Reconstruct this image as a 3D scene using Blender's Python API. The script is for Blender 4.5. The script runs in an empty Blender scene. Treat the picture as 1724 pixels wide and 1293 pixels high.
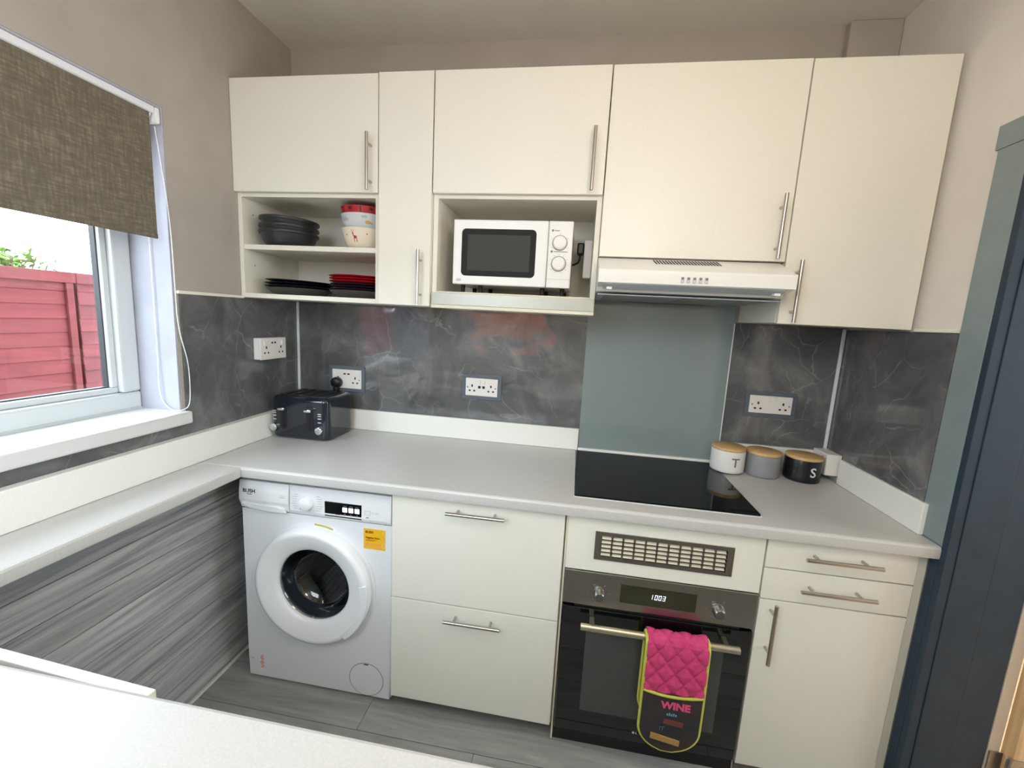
import bpy, bmesh, math, random
from mathutils import Vector, Matrix, Quaternion
random.seed(7)
S = bpy.context.scene
COL = S.collection
PI = math.pi

# ------------------------------------------------------------------ camera
CAM = Vector((1.3454, -1.9264, 1.4768)); YAW, PIT, ROL, FPX = .146, -.1513, .0529, 716.64
_f = Vector((-math.sin(YAW)*math.cos(PIT), math.cos(YAW)*math.cos(PIT), math.sin(PIT)))
_r = Vector((math.cos(YAW), math.sin(YAW), 0)); _u = _r.cross(_f)
_r2 = math.cos(ROL)*_r + math.sin(ROL)*_u; _u2 = math.cos(ROL)*_u - math.sin(ROL)*_r
cd = bpy.data.cameras.new('camera'); cam = bpy.data.objects.new('camera', cd); COL.objects.link(cam)
M3 = Matrix((_r2, _u2, -_f)).transposed().to_4x4(); M3.translation = CAM
cam.matrix_world = M3
cd.sensor_fit = 'HORIZONTAL'; cd.sensor_width = 36; cd.lens = FPX/1724*36
cd.clip_start = .02; cd.clip_end = 200
S.camera = cam
def at(px, py, ax, val):
    """photo pixel -> point on the plane axis=val"""
    d = _f + _r2*((px-862)/FPX) - _u2*((py-646.5)/FPX)
    return CAM + d*((val-CAM[ax])/d[ax])

# ------------------------------------------------------------------ world, exposure, daylight
S.view_settings.view_transform = 'Standard'; S.view_settings.look = 'None'
S.view_settings.gamma = 1; S.view_settings.use_curve_mapping = False
S.view_settings.exposure = 0.58
w = bpy.data.worlds.new('overcast_sky'); S.world = w; w.use_nodes = True
bg = w.node_tree.nodes['Background']; bg.inputs[0].default_value = (.80, .91, 1, 1); bg.inputs[1].default_value = 6.6
def portal(name, loc, rot, sx, sy):
    l = bpy.data.lights.new(name, 'AREA'); l.shape = 'RECTANGLE'; l.size = sx; l.size_y = sy
    o = bpy.data.objects.new(name, l); COL.objects.link(o); o.location = loc; o.rotation_euler = rot
    l.cycles.is_portal = True
portal('daylight_portal', (-.25, -1.16, 1.56), (0, -PI/2, 0), 1.0, 1.1)       # left window, facing into the room
portal('daylight_portal', (.575, -2.34, 1.74), (PI/2, 0, 0), 1.2, 1.4)         # sink window

# ------------------------------------------------------------------ materials
def lin(c):
    return tuple(((v/255)/12.92 if v/255 <= .04045 else ((v/255+.055)/1.055)**2.4) for v in c) + (1,)
MATS = {}
def mat(name, rgb, rough=.5, metal=0, spec=.5, coat=0, emit=None, es=1, alpha=None):
    m = bpy.data.materials.new(name); m.use_nodes = True; b = m.node_tree.nodes['Principled BSDF']
    b.inputs['Base Color'].default_value = lin(rgb); b.inputs['Roughness'].default_value = rough
    b.inputs['Metallic'].default_value = metal; b.inputs['Specular IOR Level'].default_value = spec
    b.inputs['Coat Weight'].default_value = coat; b.inputs['Coat Roughness'].default_value = .05
    if emit: b.inputs['Emission Color'].default_value = lin(emit); b.inputs['Emission Strength'].default_value = es
    MATS[name] = m; return m
def N(m, t, **kw):
    n = m.node_tree.nodes.new(t)
    for k, v in kw.items():
        if k in n.inputs: n.inputs[k].default_value = v
        else: setattr(n, k, v)
    return n
def L(m, a, ao, b, bi): m.node_tree.links.new(a.outputs[ao], b.inputs[bi])
def B(m): return m.node_tree.nodes['Principled BSDF']
def coords(m, scale=(1, 1, 1), rnd=False):
    t = N(m, 'ShaderNodeTexCoord'); mp = N(m, 'ShaderNodeMapping'); mp.inputs['Scale'].default_value = scale
    L(m, t, 'Object', mp, 'Vector')
    if rnd:
        oi = N(m, 'ShaderNodeObjectInfo'); ml = N(m, 'ShaderNodeMath', operation='MULTIPLY'); ml.inputs[1].default_value = 37
        L(m, oi, 'Random', ml, 0); cb = N(m, 'ShaderNodeCombineXYZ')
        for k in range(3): L(m, ml, 0, cb, k)
        L(m, cb, 0, mp, 'Location')
    return mp
def ramp(m, stops):
    r = N(m, 'ShaderNodeValToRGB'); e = r.color_ramp.elements
    e[0].position, e[0].color = stops[0][0], lin(stops[0][1]); e[1].position, e[1].color = stops[-1][0], lin(stops[-1][1])
    for p, c in stops[1:-1]:
        k = e.new(p); k.color = lin(c)
    return r
def bump(m, src, out, strength=.1, dist=.001):
    b = N(m, 'ShaderNodeBump', Strength=strength, Distance=dist); L(m, src, out, b, 'Height'); L(m, b, 0, B(m), 'Normal'); return b
def speckled(name, rgb1, rgb2, scale, rough, bs=0, bd=.0005, detail=2, lo=.35, hi=.65, stretch=(1, 1, 1), **kw):
    m = mat(name, rgb1, rough, **kw); c = coords(m, stretch); n = N(m, 'ShaderNodeTexNoise', Scale=scale, Detail=detail)
    L(m, c, 0, n, 'Vector'); r = ramp(m, [(lo, rgb1), (hi, rgb2)]); L(m, n, 'Fac', r, 0); L(m, r, 0, B(m), 'Base Color')
    if bs: bump(m, n, 'Fac', bs, bd)
    return m
speckled('cabinet_white', (232, 229, 217), (236, 233, 222), 380, .42, .12, .0004)
mat('carcass_white', (232, 228, 214), .5)
mat('cream_edge', (226, 219, 198), .5)
speckled('worktop', (200, 197, 194), (206, 203, 200), 260, .34, .03, .0002)
speckled('upstand', (240, 238, 231), (244, 242, 236), 200, .4)
speckled('wall_taupe', (170, 162, 153), (176, 168, 159), 6, .85, .08, .002)
speckled('wall_back_paint', (176, 170, 160), (181, 175, 166), 6, .85, .08, .002)
speckled('wall_pale', (222, 216, 208), (227, 221, 214), 7, .85, .1, .003)
speckled('ceiling_paint', (222, 220, 212), (226, 224, 216), 4, .9, .15, .004)
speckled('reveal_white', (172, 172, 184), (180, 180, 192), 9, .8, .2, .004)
mat('upvc', (206, 210, 211), .3); mat('gasket', (60, 62, 66), .5); mat('sill', (222, 222, 220), .35)
mat('white_plastic', (236, 234, 230), .3); mat('washer_white', (232, 233, 236), .3, coat=.3)
mat('washer_trim', (238, 238, 240), .25); mat('socket_white', (236, 230, 226), .3); mat('pin_hole', (24, 22, 22), .6)
mat('socket_surround', (96, 103, 112), .35); mat('sealant', (226, 228, 228), .45); mat('trim_cream', (236, 231, 216), .4)
speckled('brushed_steel', (176, 172, 164), (196, 192, 184), 40, .32, .05, .0003, stretch=(1, 40, 40), metal=1)
speckled('oven_steel', (156, 154, 150), (170, 168, 163), 30, .3, .05, .0003, stretch=(1, 60, 60), metal=1)
mat('pelmet_silver', (176, 176, 166), .38, metal=.45)
mat('handle_steel', (186, 180, 172), .28, metal=1); mat('oven_bar', (206, 198, 178), .33, metal=1); mat('chrome', (225, 226, 228), .08, metal=1)
mat('black_glass', (10, 13, 15), .04, coat=.5); mat('black_plastic', (20, 20, 22), .35); mat('rubber', (18, 18, 18), .6)
mat('hob_glass', (5, 9, 12), .05, spec=.2); mat('oven_window', (74, 77, 75), .15); mat('toaster_blue', (14, 24, 38), .12, coat=.6)
mat('toaster_top', (58, 55, 50), .3, metal=.7); mat('slot_dark', (14, 10, 9), .7)
mat('splash_glass', (138, 151, 151), .05, coat=.4, spec=.6)
mat('bowl_dark', (44, 45, 48), .38); mat('plate_black', (20, 21, 28), .3); mat('plate_grey', (74, 72, 70), .4)
mat('plate_red', (168, 22, 36), .25); mat('plate_plum', (46, 30, 44), .3)
mat('bowl_cream', (234, 224, 204), .2); mat('print_red', (176, 48, 44), .4); mat('bowl_cloud', (208, 212, 214), .2); mat('print_blue', (170, 182, 194), .4); mat('print_amber', (206, 164, 104), .4)
mat('bowl_red', (180, 34, 42), .25); mat('print_dark', (62, 24, 28), .4)
mat('micro_white', (236, 235, 232), .3); mat('micro_window', (66, 66, 63), .5, spec=.15); mat('micro_frame', (30, 30, 30), .45, spec=.15); mat('print_grey', (120, 118, 116), .5); mat('print_pale', (196, 196, 198), .5); mat('print_black', (22, 22, 26), .5); mat('print_white', (232, 232, 232), .5)
mat('jar_white', (232, 230, 226), .3); mat('jar_grey', (140, 142, 144), .3); mat('jar_black', (20, 23, 27), .25)
speckled('bamboo', (204, 164, 108), (218, 182, 126), 30, .5, stretch=(1, 9, 9))
mat('hood_white', (232, 231, 226), .3); mat('hood_filter', (128, 130, 128), .45); mat('hood_grey', (180, 188, 198), .4); mat('hood_lip', (196, 202, 208), .25); mat('drum_dark', (96, 98, 98), .4, metal=.5); mat('hood_dark', (54, 64, 84), .4)
mat('display', (16, 16, 18), .08); mat('display_olive', (52, 52, 36), .08); mat('digit', (235, 240, 255), .4, emit=(235, 240, 255), es=.9); mat('button_lit', (245, 246, 246), .4, emit=(245, 248, 255), es=.5)
mat('sticker_yellow', (246, 186, 30), .4); mat('sticker_text', (130, 70, 10), .5); mat('sticker_pale', (250, 214, 130), .5); mat('energy_orange', (232, 150, 120), .5); mat('tape_yellow', (196, 180, 70), .45)
speckled('jamb_navy', (34, 51, 66), (38, 56, 71), 14, .6, .1, .001); speckled('architrave_green', (130, 143, 145), (136, 149, 151), 12, .45, .08, .001)
mat('beige_wood_edge', (206, 190, 172), .7); speckled('pale_wood', (224, 192, 150), (206, 168, 124), 8, .6, stretch=(6, 6, .6)); mat('hinge_metal', (170, 168, 164), .35, metal=1)
mat('red_led', (190, 20, 30), .3); mat('dark_gap', (26, 24, 24), .9); mat('grille_slat', (226, 216, 194), .4); mat('skirting', (222, 218, 210), .5)
mat('paving', (150, 148, 144), .9); mat('roller_white', (232, 233, 238), .4); mat('chain_white', (240, 240, 240), .35)
mat('fill_lamp_glow', (255, 240, 220), .4, emit=(255, 244, 228), es=8.4); mat('hall_wall', (214, 205, 192), .9)  # the emitter belongs to the added, unseen room light

def wood(name, cols, along, rough, bs, fine=26):
    """plank grain running along axis `along`"""
    m = mat(name, cols[0], rough); sc = [fine, fine, fine]; sc[along] = 1.6
    c = coords(m, sc, True); n = N(m, 'ShaderNodeTexNoise', Scale=1.0, Detail=7, Roughness=.62, Distortion=1.1); L(m, c, 0, n, 'Vector')
    r = ramp(m, [(.28, cols[0]), (.45, cols[1]), (.58, cols[2]), (.74, cols[3])]); L(m, n, 'Fac', r, 0)
    oi = N(m, 'ShaderNodeObjectInfo'); h = N(m, 'ShaderNodeHueSaturation'); mr = N(m, 'ShaderNodeMapRange'); mr.inputs[3].default_value = .88; mr.inputs[4].default_value = 1.1
    L(m, oi, 'Random', mr, 0); L(m, mr, 0, h, 'Value'); L(m, r, 0, h, 'Color'); L(m, h, 0, B(m), 'Base Color')
    bump(m, n, 'Fac', bs, .002); return m
wood('cladding_wood', [(104, 106, 110), (156, 157, 158), (180, 179, 177), (204, 202, 198)], 1, .55, .2, 30)
wood('floor_wood', [(122, 122, 119), (150, 150, 146), (164, 162, 157), (184, 182, 176)], 0, .42, .08, 14)
wood('fence_red', [(82, 22, 25), (98, 30, 33), (104, 35, 37), (116, 47, 47)], 1, .8, .3, 12)

def marble(name, wavy, coat):
    m = mat(name, (78, 78, 80), .09, spec=.55, coat=coat); c = coords(m)
    n1 = N(m, 'ShaderNodeTexNoise', Scale=4.2, Detail=8, Roughness=.66, Distortion=.9); L(m, c, 0, n1, 'Vector')
    r1 = ramp(m, [(.25, (74, 75, 77)), (.5, (98, 98, 99)), (.62, (116, 115, 115)), (.8, (146, 145, 144))]); L(m, n1, 'Fac', r1, 0)
    wn = N(m, 'ShaderNodeTexNoise', Scale=2.2, Detail=5); L(m, c, 0, wn, 'Vector')
    mx = N(m, 'ShaderNodeVectorMath', operation='SCALE'); mx.inputs['Scale'].default_value = .42; L(m, wn, 'Color', mx, 0)
    ad = N(m, 'ShaderNodeVectorMath', operation='ADD'); L(m, c, 0, ad, 0); L(m, mx, 0, ad, 1)
    v = N(m, 'ShaderNodeTexVoronoi', feature='DISTANCE_TO_EDGE', Scale=5.6); L(m, ad, 0, v, 'Vector')
    rv = ramp(m, [(0, (255, 255, 255)), (.010, (110, 110, 110)), (.026, (0, 0, 0))]); L(m, v, 'Distance', rv, 0)
    n3 = N(m, 'ShaderNodeTexNoise', Scale=5, Detail=3); L(m, c, 0, n3, 'Vector')
    r3 = ramp(m, [(.44, (0, 0, 0)), (.62, (180, 180, 180))]); L(m, n3, 'Fac', r3, 0)
    ml = N(m, 'ShaderNodeMath', operation='MULTIPLY'); L(m, rv, 0, ml, 0); L(m, r3, 0, ml, 1)
    mix = N(m, 'ShaderNodeMix', data_type='RGBA'); mix.inputs['B'].default_value = lin((186, 184, 180))
    L(m, ml, 0, mix, 'Factor'); L(m, r1, 0, mix, 'A'); L(m, mix, 'Result', B(m), 'Base Color')
    nb = N(m, 'ShaderNodeTexNoise', Scale=wavy[0], Detail=1.5, Distortion=.4); L(m, c, 0, nb, 'Vector'); bb = bump(m, nb, 'Fac', wavy[1], wavy[2]); L(m, bb, 0, B(m), 'Coat Normal')
marble('marble_wavy', (5.5, .3, .02), 1.0); marble('marble_flat', (5, .12, .01), .25)

def blindmat():
    m = mat('blind_fabric', (128, 118, 98), .95, spec=.1)
    c1 = coords(m, (60, 22, 170)); c2 = coords(m, (60, 170, 22)); n1 = N(m, 'ShaderNodeTexNoise', Scale=1, Detail=4); n2 = N(m, 'ShaderNodeTexNoise', Scale=1, Detail=4)
    L(m, c1, 0, n1, 'Vector'); L(m, c2, 0, n2, 'Vector'); ad = N(m, 'ShaderNodeMath', operation='ADD'); L(m, n1, 'Fac', ad, 0); L(m, n2, 'Fac', ad, 1)
    h = N(m, 'ShaderNodeMath', operation='MULTIPLY'); h.inputs[1].default_value = .5; L(m, ad, 0, h, 0)
    r = ramp(m, [(.34, (104, 97, 83)), (.52, (116, 108, 93)), (.70, (142, 134, 118))]); L(m, h, 0, r, 0); L(m, r, 0, B(m), 'Base Color'); bump(m, h, 0, .3, .001)
blindmat()
def glassmat(name, tint, fac, rough=.01):
    m = bpy.data.materials.new(name); m.use_nodes = True; nt = m.node_tree; nt.nodes.remove(nt.nodes['Principled BSDF'])
    t = N(m, 'ShaderNodeBsdfTransparent'); t.inputs[0].default_value = lin(tint); g = N(m, 'ShaderNodeBsdfGlossy'); g.inputs['Roughness'].default_value = rough
    x = N(m, 'ShaderNodeMixShader'); x.inputs[0].default_value = fac; L(m, t, 0, x, 1); L(m, g, 0, x, 2); L(m, x, 0, nt.nodes['Material Output'], 'Surface'); MATS[name] = m
glassmat('window_glass', (250, 252, 252), .05); glassmat('porthole_glass', (186, 190, 194), .09, .03); glassmat('visor_glass', (176, 196, 190), .15)
def drummat():
    m = mat('drum_steel', (150, 152, 156), .4, metal=.8); c = coords(m)
    v = N(m, 'ShaderNodeTexVoronoi', Scale=95); v.inputs['Randomness'].default_value = .1; L(m, c, 0, v, 'Vector')
    r = ramp(m, [(.25, (20, 20, 22)), (.4, (150, 153, 157))]); L(m, v, 'Distance', r, 0); L(m, r, 0, B(m), 'Base Color')
drummat()
def quiltmat():
    m = mat('quilt_pink', (204, 68, 116), .9, spec=.1); c = coords(m); n = N(m, 'ShaderNodeTexNoise', Scale=60, Detail=3); L(m, c, 0, n, 'Vector')
    r = ramp(m, [(.3, (196, 62, 110)), (.7, (212, 80, 126))]); L(m, n, 'Fac', r, 0); L(m, r, 0, B(m), 'Base Color'); bump(m, n, 'Fac', .2, .001)
quiltmat()
speckled('pocket_dark', (44, 46, 54), (62, 50, 48), 14, .85); mat('binding_lime', (196, 198, 78), .8); mat('mitt_pink_print', (226, 84, 130), .8); mat('mitt_blue_print', (110, 160, 190), .8); mat('mitt_tan', (176, 138, 74), .8); mat('mitt_brown', (110, 60, 54), .8)
speckled('leaf_green', (74, 112, 26), (104, 136, 44), 3, .7); mat('twig', (96, 78, 58), .8)
def brickmat():
    m = mat('brick_orange', (190, 110, 80), .9); c = coords(m); sx = N(m, 'ShaderNodeSeparateXYZ'); cb = N(m, 'ShaderNodeCombineXYZ'); L(m, c, 0, sx, 0); L(m, sx, 'X', cb, 'X'); L(m, sx, 'Z', cb, 'Y')
    b = N(m, 'ShaderNodeTexBrick', Scale=1.0); b.inputs['Color1'].default_value = lin((196, 112, 80)); b.inputs['Color2'].default_value = lin((176, 92, 64)); b.inputs['Mortar'].default_value = lin((190, 180, 168))
    b.inputs['Brick Width'].default_value = .225; b.inputs['Row Height'].default_value = .075; b.inputs['Mortar Size'].default_value = .005; L(m, cb, 0, b, 'Vector'); L(m, b, 'Color', B(m), 'Base Color')
brickmat()

# ------------------------------------------------------------------ mesh helpers
ORG = {}
ROUND = set()
def nb(): return bmesh.new()
def merge(bm, t, mtx=None):
    if mtx is not None: bmesh.ops.transform(t, matrix=mtx, verts=t.verts)
    me = bpy.data.meshes.new('tmp'); t.to_mesh(me); t.free(); bm.from_mesh(me); bpy.data.meshes.remove(me)
def box(x0, x1, y0, y1, z0, z1, bev=0, bm=None, seg=2, mtx=None):
    t = nb(); bmesh.ops.create_cube(t, size=1)
    for v in t.verts: v.co = Vector((x0+(v.co.x+.5)*(x1-x0), y0+(v.co.y+.5)*(y1-y0), z0+(v.co.z+.5)*(z1-z0)))
    if bev: bmesh.ops.bevel(t, geom=list(t.edges), offset=bev, segments=seg, affect='EDGES', profile=.5)
    if bm is None:
        if mtx is not None: bmesh.ops.transform(t, matrix=mtx, verts=t.verts)
        return t
    merge(bm, t, mtx); return bm
def tube(pts, r, n=10, bm=None, cap=True, closed=False):
    bm = bm if bm is not None else nb(); pts = [Vector(p) for p in pts]; rings = []; m = len(pts); up = None
    rr = r if isinstance(r, (list, tuple)) else [r]*m
    for i, p in enumerate(pts):
        a = pts[(i-1) % m] if (closed or i) else p; b = pts[(i+1) % m] if (closed or i < m-1) else p
        d = (b-a).normalized()
        if up is None: up = d.orthogonal().normalized()
        up = (up - d*up.dot(d)).normalized(); s = d.cross(up)
        rings.append([bm.verts.new(p+rr[i]*(math.cos(2*PI*k/n)*up+math.sin(2*PI*k/n)*s)) for k in range(n)])
    for i in range(m if closed else m-1):
        A, Bq = rings[i], rings[(i+1) % m]
        for k in range(n): bm.faces.new((A[k], A[(k+1) % n], Bq[(k+1) % n], Bq[k]))
    if cap and not closed: bm.faces.new(rings[0][::-1]); bm.faces.new(rings[-1])
    ROUND.add(id(bm)); return bm
def lathe(prof, n=40, c=(0, 0, 0), axis='Z', bm=None, cap0=True, cap1=True):
    """prof: (radius, height). axis Z: up; axis -Y: height towards the viewer"""
    bm = bm if bm is not None else nb(); c = Vector(c); rings = []
    for r, h in prof:
        ring = []
        for k in range(n):
            a = 2*PI*k/n
            p = Vector((r*math.cos(a), r*math.sin(a), h)) if axis == 'Z' else (Vector((r*math.cos(a), -h, r*math.sin(a))) if axis == '-Y' else Vector((h, r*math.cos(a), r*math.sin(a))))
            ring.append(bm.verts.new(c+p))
        rings.append(ring)
    for A, Bq in zip(rings, rings[1:]):
        for k in range(n): bm.faces.new((A[k], A[(k+1) % n], Bq[(k+1) % n], Bq[k]))
    if cap0: bm.faces.new(rings[0][::-1])
    if cap1: bm.faces.new(rings[-1])
    ROUND.add(id(bm)); return bm
def prism(poly, a0, a1, axis='x', bev=0, bm=None):
    """extrude polygon along axis; poly in the other two axes (x:(y,z), y:(x,z), z:(x,y))"""
    t = nb()
    def P(p, a): return {'x': (a, p[0], p[1]), 'y': (p[0], a, p[1]), 'z': (p[0], p[1], a)}[axis]
    A = [t.verts.new(P(p, a0)) for p in poly]; C = [t.verts.new(P(p, a1)) for p in poly]; n = len(poly)
    t.faces.new(A); t.faces.new(C[::-1])
    for i in range(n): t.faces.new((A[i], C[i], C[(i+1) % n], A[(i+1) % n]))
    bmesh.ops.recalc_face_normals(t, faces=t.faces)
    if bev: bmesh.ops.bevel(t, geom=list(t.edges), offset=bev, segments=2, affect='EDGES', profile=.5)
    if bm is None: return t
    merge(bm, t); return bm
def rrect(x0, x1, z0, z1, r, n=6):
    out = []
    for cx, cz, a in ((x1-r, z1-r, 0), (x0+r, z1-r, 90), (x0+r, z0+r, 180), (x1-r, z0+r, 270)):
        for k in range(n+1):
            q = math.radians(a+90*k/n); out.append((cx+r*math.cos(q), cz+r*math.sin(q)))
    return out
def mesh_obj(name, bm, m, origin=Vector((0, 0, 0)), smooth=True):
    rnd = id(bm) in ROUND; ROUND.discard(id(bm))
    bmesh.ops.recalc_face_normals(bm, faces=bm.faces)
    bmesh.ops.translate(bm, verts=bm.verts, vec=-origin)
    me = bpy.data.meshes.new(name); bm.to_mesh(me); bm.free()
    me.materials.append(MATS[m])
    if smooth:
        for p in me.polygons: p.use_smooth = True
        me.set_sharp_from_angle(angle=math.radians(48 if rnd else 20))
    o = bpy.data.objects.new(name, me); COL.objects.link(o); return o
def tag(o, label, cat, group=None):
    o['label'] = label; o['category'] = cat
    if group: o['group'] = group
    return o
def thing(name, label, cat, loc=(0, 0, 0), rz=0, group=None, local=False):
    o = bpy.data.objects.new(name, None); COL.objects.link(o); o.location = loc; o.rotation_euler = (0, 0, rz); o.empty_display_size = .05
    ORG[o.name] = Vector((0, 0, 0)) if local else Vector(loc)
    return tag(o, label, cat, group)
def part(name, bm, m, parent, label=None, smooth=True):
    og = ORG[parent.name]; o = mesh_obj(name, bm, m, og, smooth); o.parent = parent; ORG[o.name] = og
    if label: o['label'] = label
    return o
def single(name, bm, m, label, cat, base, group=None):
    o = mesh_obj(name, bm, m, Vector(base)); o.location = base; ORG[o.name] = Vector(base); return tag(o, label, cat, group)
def struct(name, bm, m, label=None):
    o = mesh_obj(name, bm, m); o['kind'] = 'structure'; ORG[o.name] = Vector((0, 0, 0))
    if label: o['label'] = label
    return o
def sroot(name, label=None):
    o = bpy.data.objects.new(name, None); COL.objects.link(o); o['kind'] = 'structure'; ORG[o.name] = Vector((0, 0, 0))
    if label: o['label'] = label
    return o
def twin(src, parent, loc):
    o = src.copy(); COL.objects.link(o); o.parent = parent; o.location = loc; return o
def text(body, size, x, y, z, bm=None, align='CENTER', face='-Y', extr=.0003, shear=0, bold=0):
    cu = bpy.data.curves.new('txt', 'FONT'); cu.body = body; cu.size = size; cu.align_x = align; cu.align_y = 'CENTER'; cu.extrude = extr; cu.shear = shear; cu.offset = bold; cu.resolution_u = 3
    o = bpy.data.objects.new('txt', cu); COL.objects.link(o)
    me = bpy.data.meshes.new_from_object(o.evaluated_get(bpy.context.evaluated_depsgraph_get()))
    t = nb(); t.from_mesh(me); bpy.data.objects.remove(o); bpy.data.curves.remove(cu); bpy.data.meshes.remove(me)
    R = Matrix.Rotation(PI/2, 4, 'X')
    bmesh.ops.transform(t, matrix=Matrix.Translation((x, y, z)) @ R, verts=t.verts)
    if bm is None: return t
    merge(bm, t); return bm
def bar_handle(x0, z0, x1, z1, yd, parent, proud=.034, r=.006):
    """bar handle with two posts; yd = door front y"""
    y = yd-proud; bm = tube([(x0, y, z0), (x1, y, z1)], r, 12)
    for t in (.18, .82):
        x, z = x0+(x1-x0)*t, z0+(z1-z0)*t; tube([(x, yd-.0005, z), (x, y, z)], .0045, 8, bm)
    return part('handle', bm, 'handle_steel', parent, 'brushed steel bar handle')

# ------------------------------------------------------------------ the room
WL, XR, ZC, YF = -.02, 2.42, 2.616, -2.12
FL = struct('floor', box(WL-.1, 2.62, YF-.1, .1, -.08, -.008), 'dark_gap', 'grey wood plank floor')
def plank_mesh(name, x0, x1, y0, y1, z0, z1, bev, m, parent):
    c = Vector(((x0+x1)/2, (y0+y1)/2, (z0+z1)/2)); o = mesh_obj(name, box(x0-c.x, x1-c.x, y0-c.y, y1-c.y, z0-c.z, z1-c.z, bev, seg=1), m, smooth=False); o.parent = parent; o.location = c; return o
yy, i = .02, 0
while yy > YF:
    xs = [WL+.002] + [v for v in ((.62+.43*i) % 1.24 - .0, (.62+.43*i) % 1.24 + 1.24) if WL+.15 < v < 2.45] + [2.618]
    for a, b in zip(xs, xs[1:]): plank_mesh('plank', a+.0006, b-.0006, max(yy-.1784, YF), yy-.0006, -.008, 0, .0008, 'floor_wood', FL)
    yy -= .18; i += 1
struct('wall_back', box(WL-.1, 2.62, 0, .12, -.08, ZC+.1), 'wall_back_paint')
WY0, WY1, WZ0, WZ1 = -1.68, -.642, 1.05, 2.085          # left window opening
bm = box(WL-.26, WL, YF-.1, WY0, -.08, ZC+.1); box(WL-.26, WL, WY1, .12, -.08, ZC+.1, bm=bm); box(WL-.26, WL, WY0, WY1, -.08, WZ0, bm=bm); box(WL-.26, WL, WY0, WY1, WZ1, ZC+.1, bm=bm)
struct('wall_left', bm, 'wall_taupe')
DY0, DY1, DZ = -1.46, -.62, 1.987                        # doorway in right wall
bm = box(XR, 2.62, DY1, .12, -.08, ZC+.1); box(XR, 2.62, YF-.1, DY0, -.08, ZC+.1, bm=bm); box(XR, 2.62, DY0, DY1, DZ, ZC+.1, bm=bm)
struct('wall_right', bm, 'wall_pale')
bm = nb(); F0, F1, G0, G1 = .16, 1.10, 1.18, 2.4        # sink window, out of view, enlarged to let in more daylight
box(WL-.26, F0, YF-.2, YF, -.08, ZC+.1, bm=bm); box(F1, 2.62, YF-.2, YF, -.08, ZC+.1, bm=bm); box(F0, F1, YF-.2, YF, -.08, G0, bm=bm); box(F0, F1, YF-.2, YF, G1, ZC+.1, bm=bm)
struct('wall_front', bm, 'wall_pale')
struct('ceiling', box(WL-.26, 2.62, YF-.2, .12, ZC, ZC+.1), 'ceiling_paint')
struct('trim_1', box(2.245, XR-.001, -.035, -.001, 2.0, ZC-.001, .004), 'wall_back_paint', 'boxed pipe casing in the corner above the wall cabinets')

# left window: reveal lining, frame, sash, glass
W1 = sroot('window_1', 'white framed kitchen window above the narrow worktop')
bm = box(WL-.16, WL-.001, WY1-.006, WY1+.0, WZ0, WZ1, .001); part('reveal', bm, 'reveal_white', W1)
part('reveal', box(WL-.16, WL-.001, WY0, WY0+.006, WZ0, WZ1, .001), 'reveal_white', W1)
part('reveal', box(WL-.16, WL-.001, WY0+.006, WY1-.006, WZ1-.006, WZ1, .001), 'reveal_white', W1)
FX0, FX1 = WL-.22, WL-.152
def frame(y0, y1, z0, z1, wd, x0, x1, parent, name, m, bev=.008):
    for a in ((y0, y1, z0, z0+wd), (y0, y1, z1-wd, z1), (y0, y0+wd, z0+wd, z1-wd), (y1-wd, y1, z0+wd, z1-wd)):
        part(name, box(x0, x1, *a, bev), m, parent)
part('frame', box(FX0, FX1, WY0+.007, WY1-.007, WZ0+.001, WZ0+.05), 'upvc', W1)
frame(WY0+.007, WY1-.007, WZ0+.045, WZ1-.008, .062, FX0, FX1, W1, 'frame', 'upvc')
ya, yb, za, zb = WY0+.069, WY1-.069, WZ0+.107, WZ1-.07
frame(ya, yb, za, zb, .02, FX0+.01, FX1-.018, W1, 'glazing_bead', 'upvc', .004)
frame(ya+.018, yb-.018, za+.018, zb-.018, .006, FX0+.018, FX1-.03, W1, 'gasket', 'gasket', 0)
part('pane', box(FX0+.026, FX0+.03, ya+.01, yb-.01, za+.01, zb-.01), 'window_glass', W1)
bm = box(WL-.15, .012, WY0-.03, WY1+.012, WZ0, WZ0+.044, .006); SILL = struct('trim_2', bm, 'sill', 'white window sill board')
# sink window behind the viewer
W2 = sroot('window_2', 'white framed window above the sink, enlarged to let in more light')
for a in ((F0, F1, G0, G0+.06), (F0, F1, G1-.06, G1), (F0, F0+.06, G0+.06, G1-.06), (F1-.06, F1, G0+.06, G1-.06)): part('frame', box(a[0], a[1], YF-.16, YF-.1, a[2], a[3], .006), 'upvc', W2)
part('pane', box(F0+.05, F1-.05, YF-.135, YF-.131, G0+.05, G1-.05), 'window_glass', W2)
part('sill_board', box(F0, F1, YF-.1, YF+.01, G0, G0+.02, .003), 'sill', W2)
# cladding on the left wall below the worktop, board by board
CL = struct('trim_3', box(WL+.001, WL+.02, YF+.01, -.002, .001, .858), 'dark_gap', 'grey wood effect cladding boards below the window worktop')
zs = [.012, .117, .228, .33, .43, .535, .63, .726, .80, .858]
for a, b in zip(zs, zs[1:]): plank_mesh('board', WL+.018, .025, YF+.012, -.003, a+.0012, b-.0012, .0016, 'cladding_wood', CL)
struct('baseboard_left', box(.0, .034, YF+.012, -.003, .001, .011, .002), 'skirting')

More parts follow.
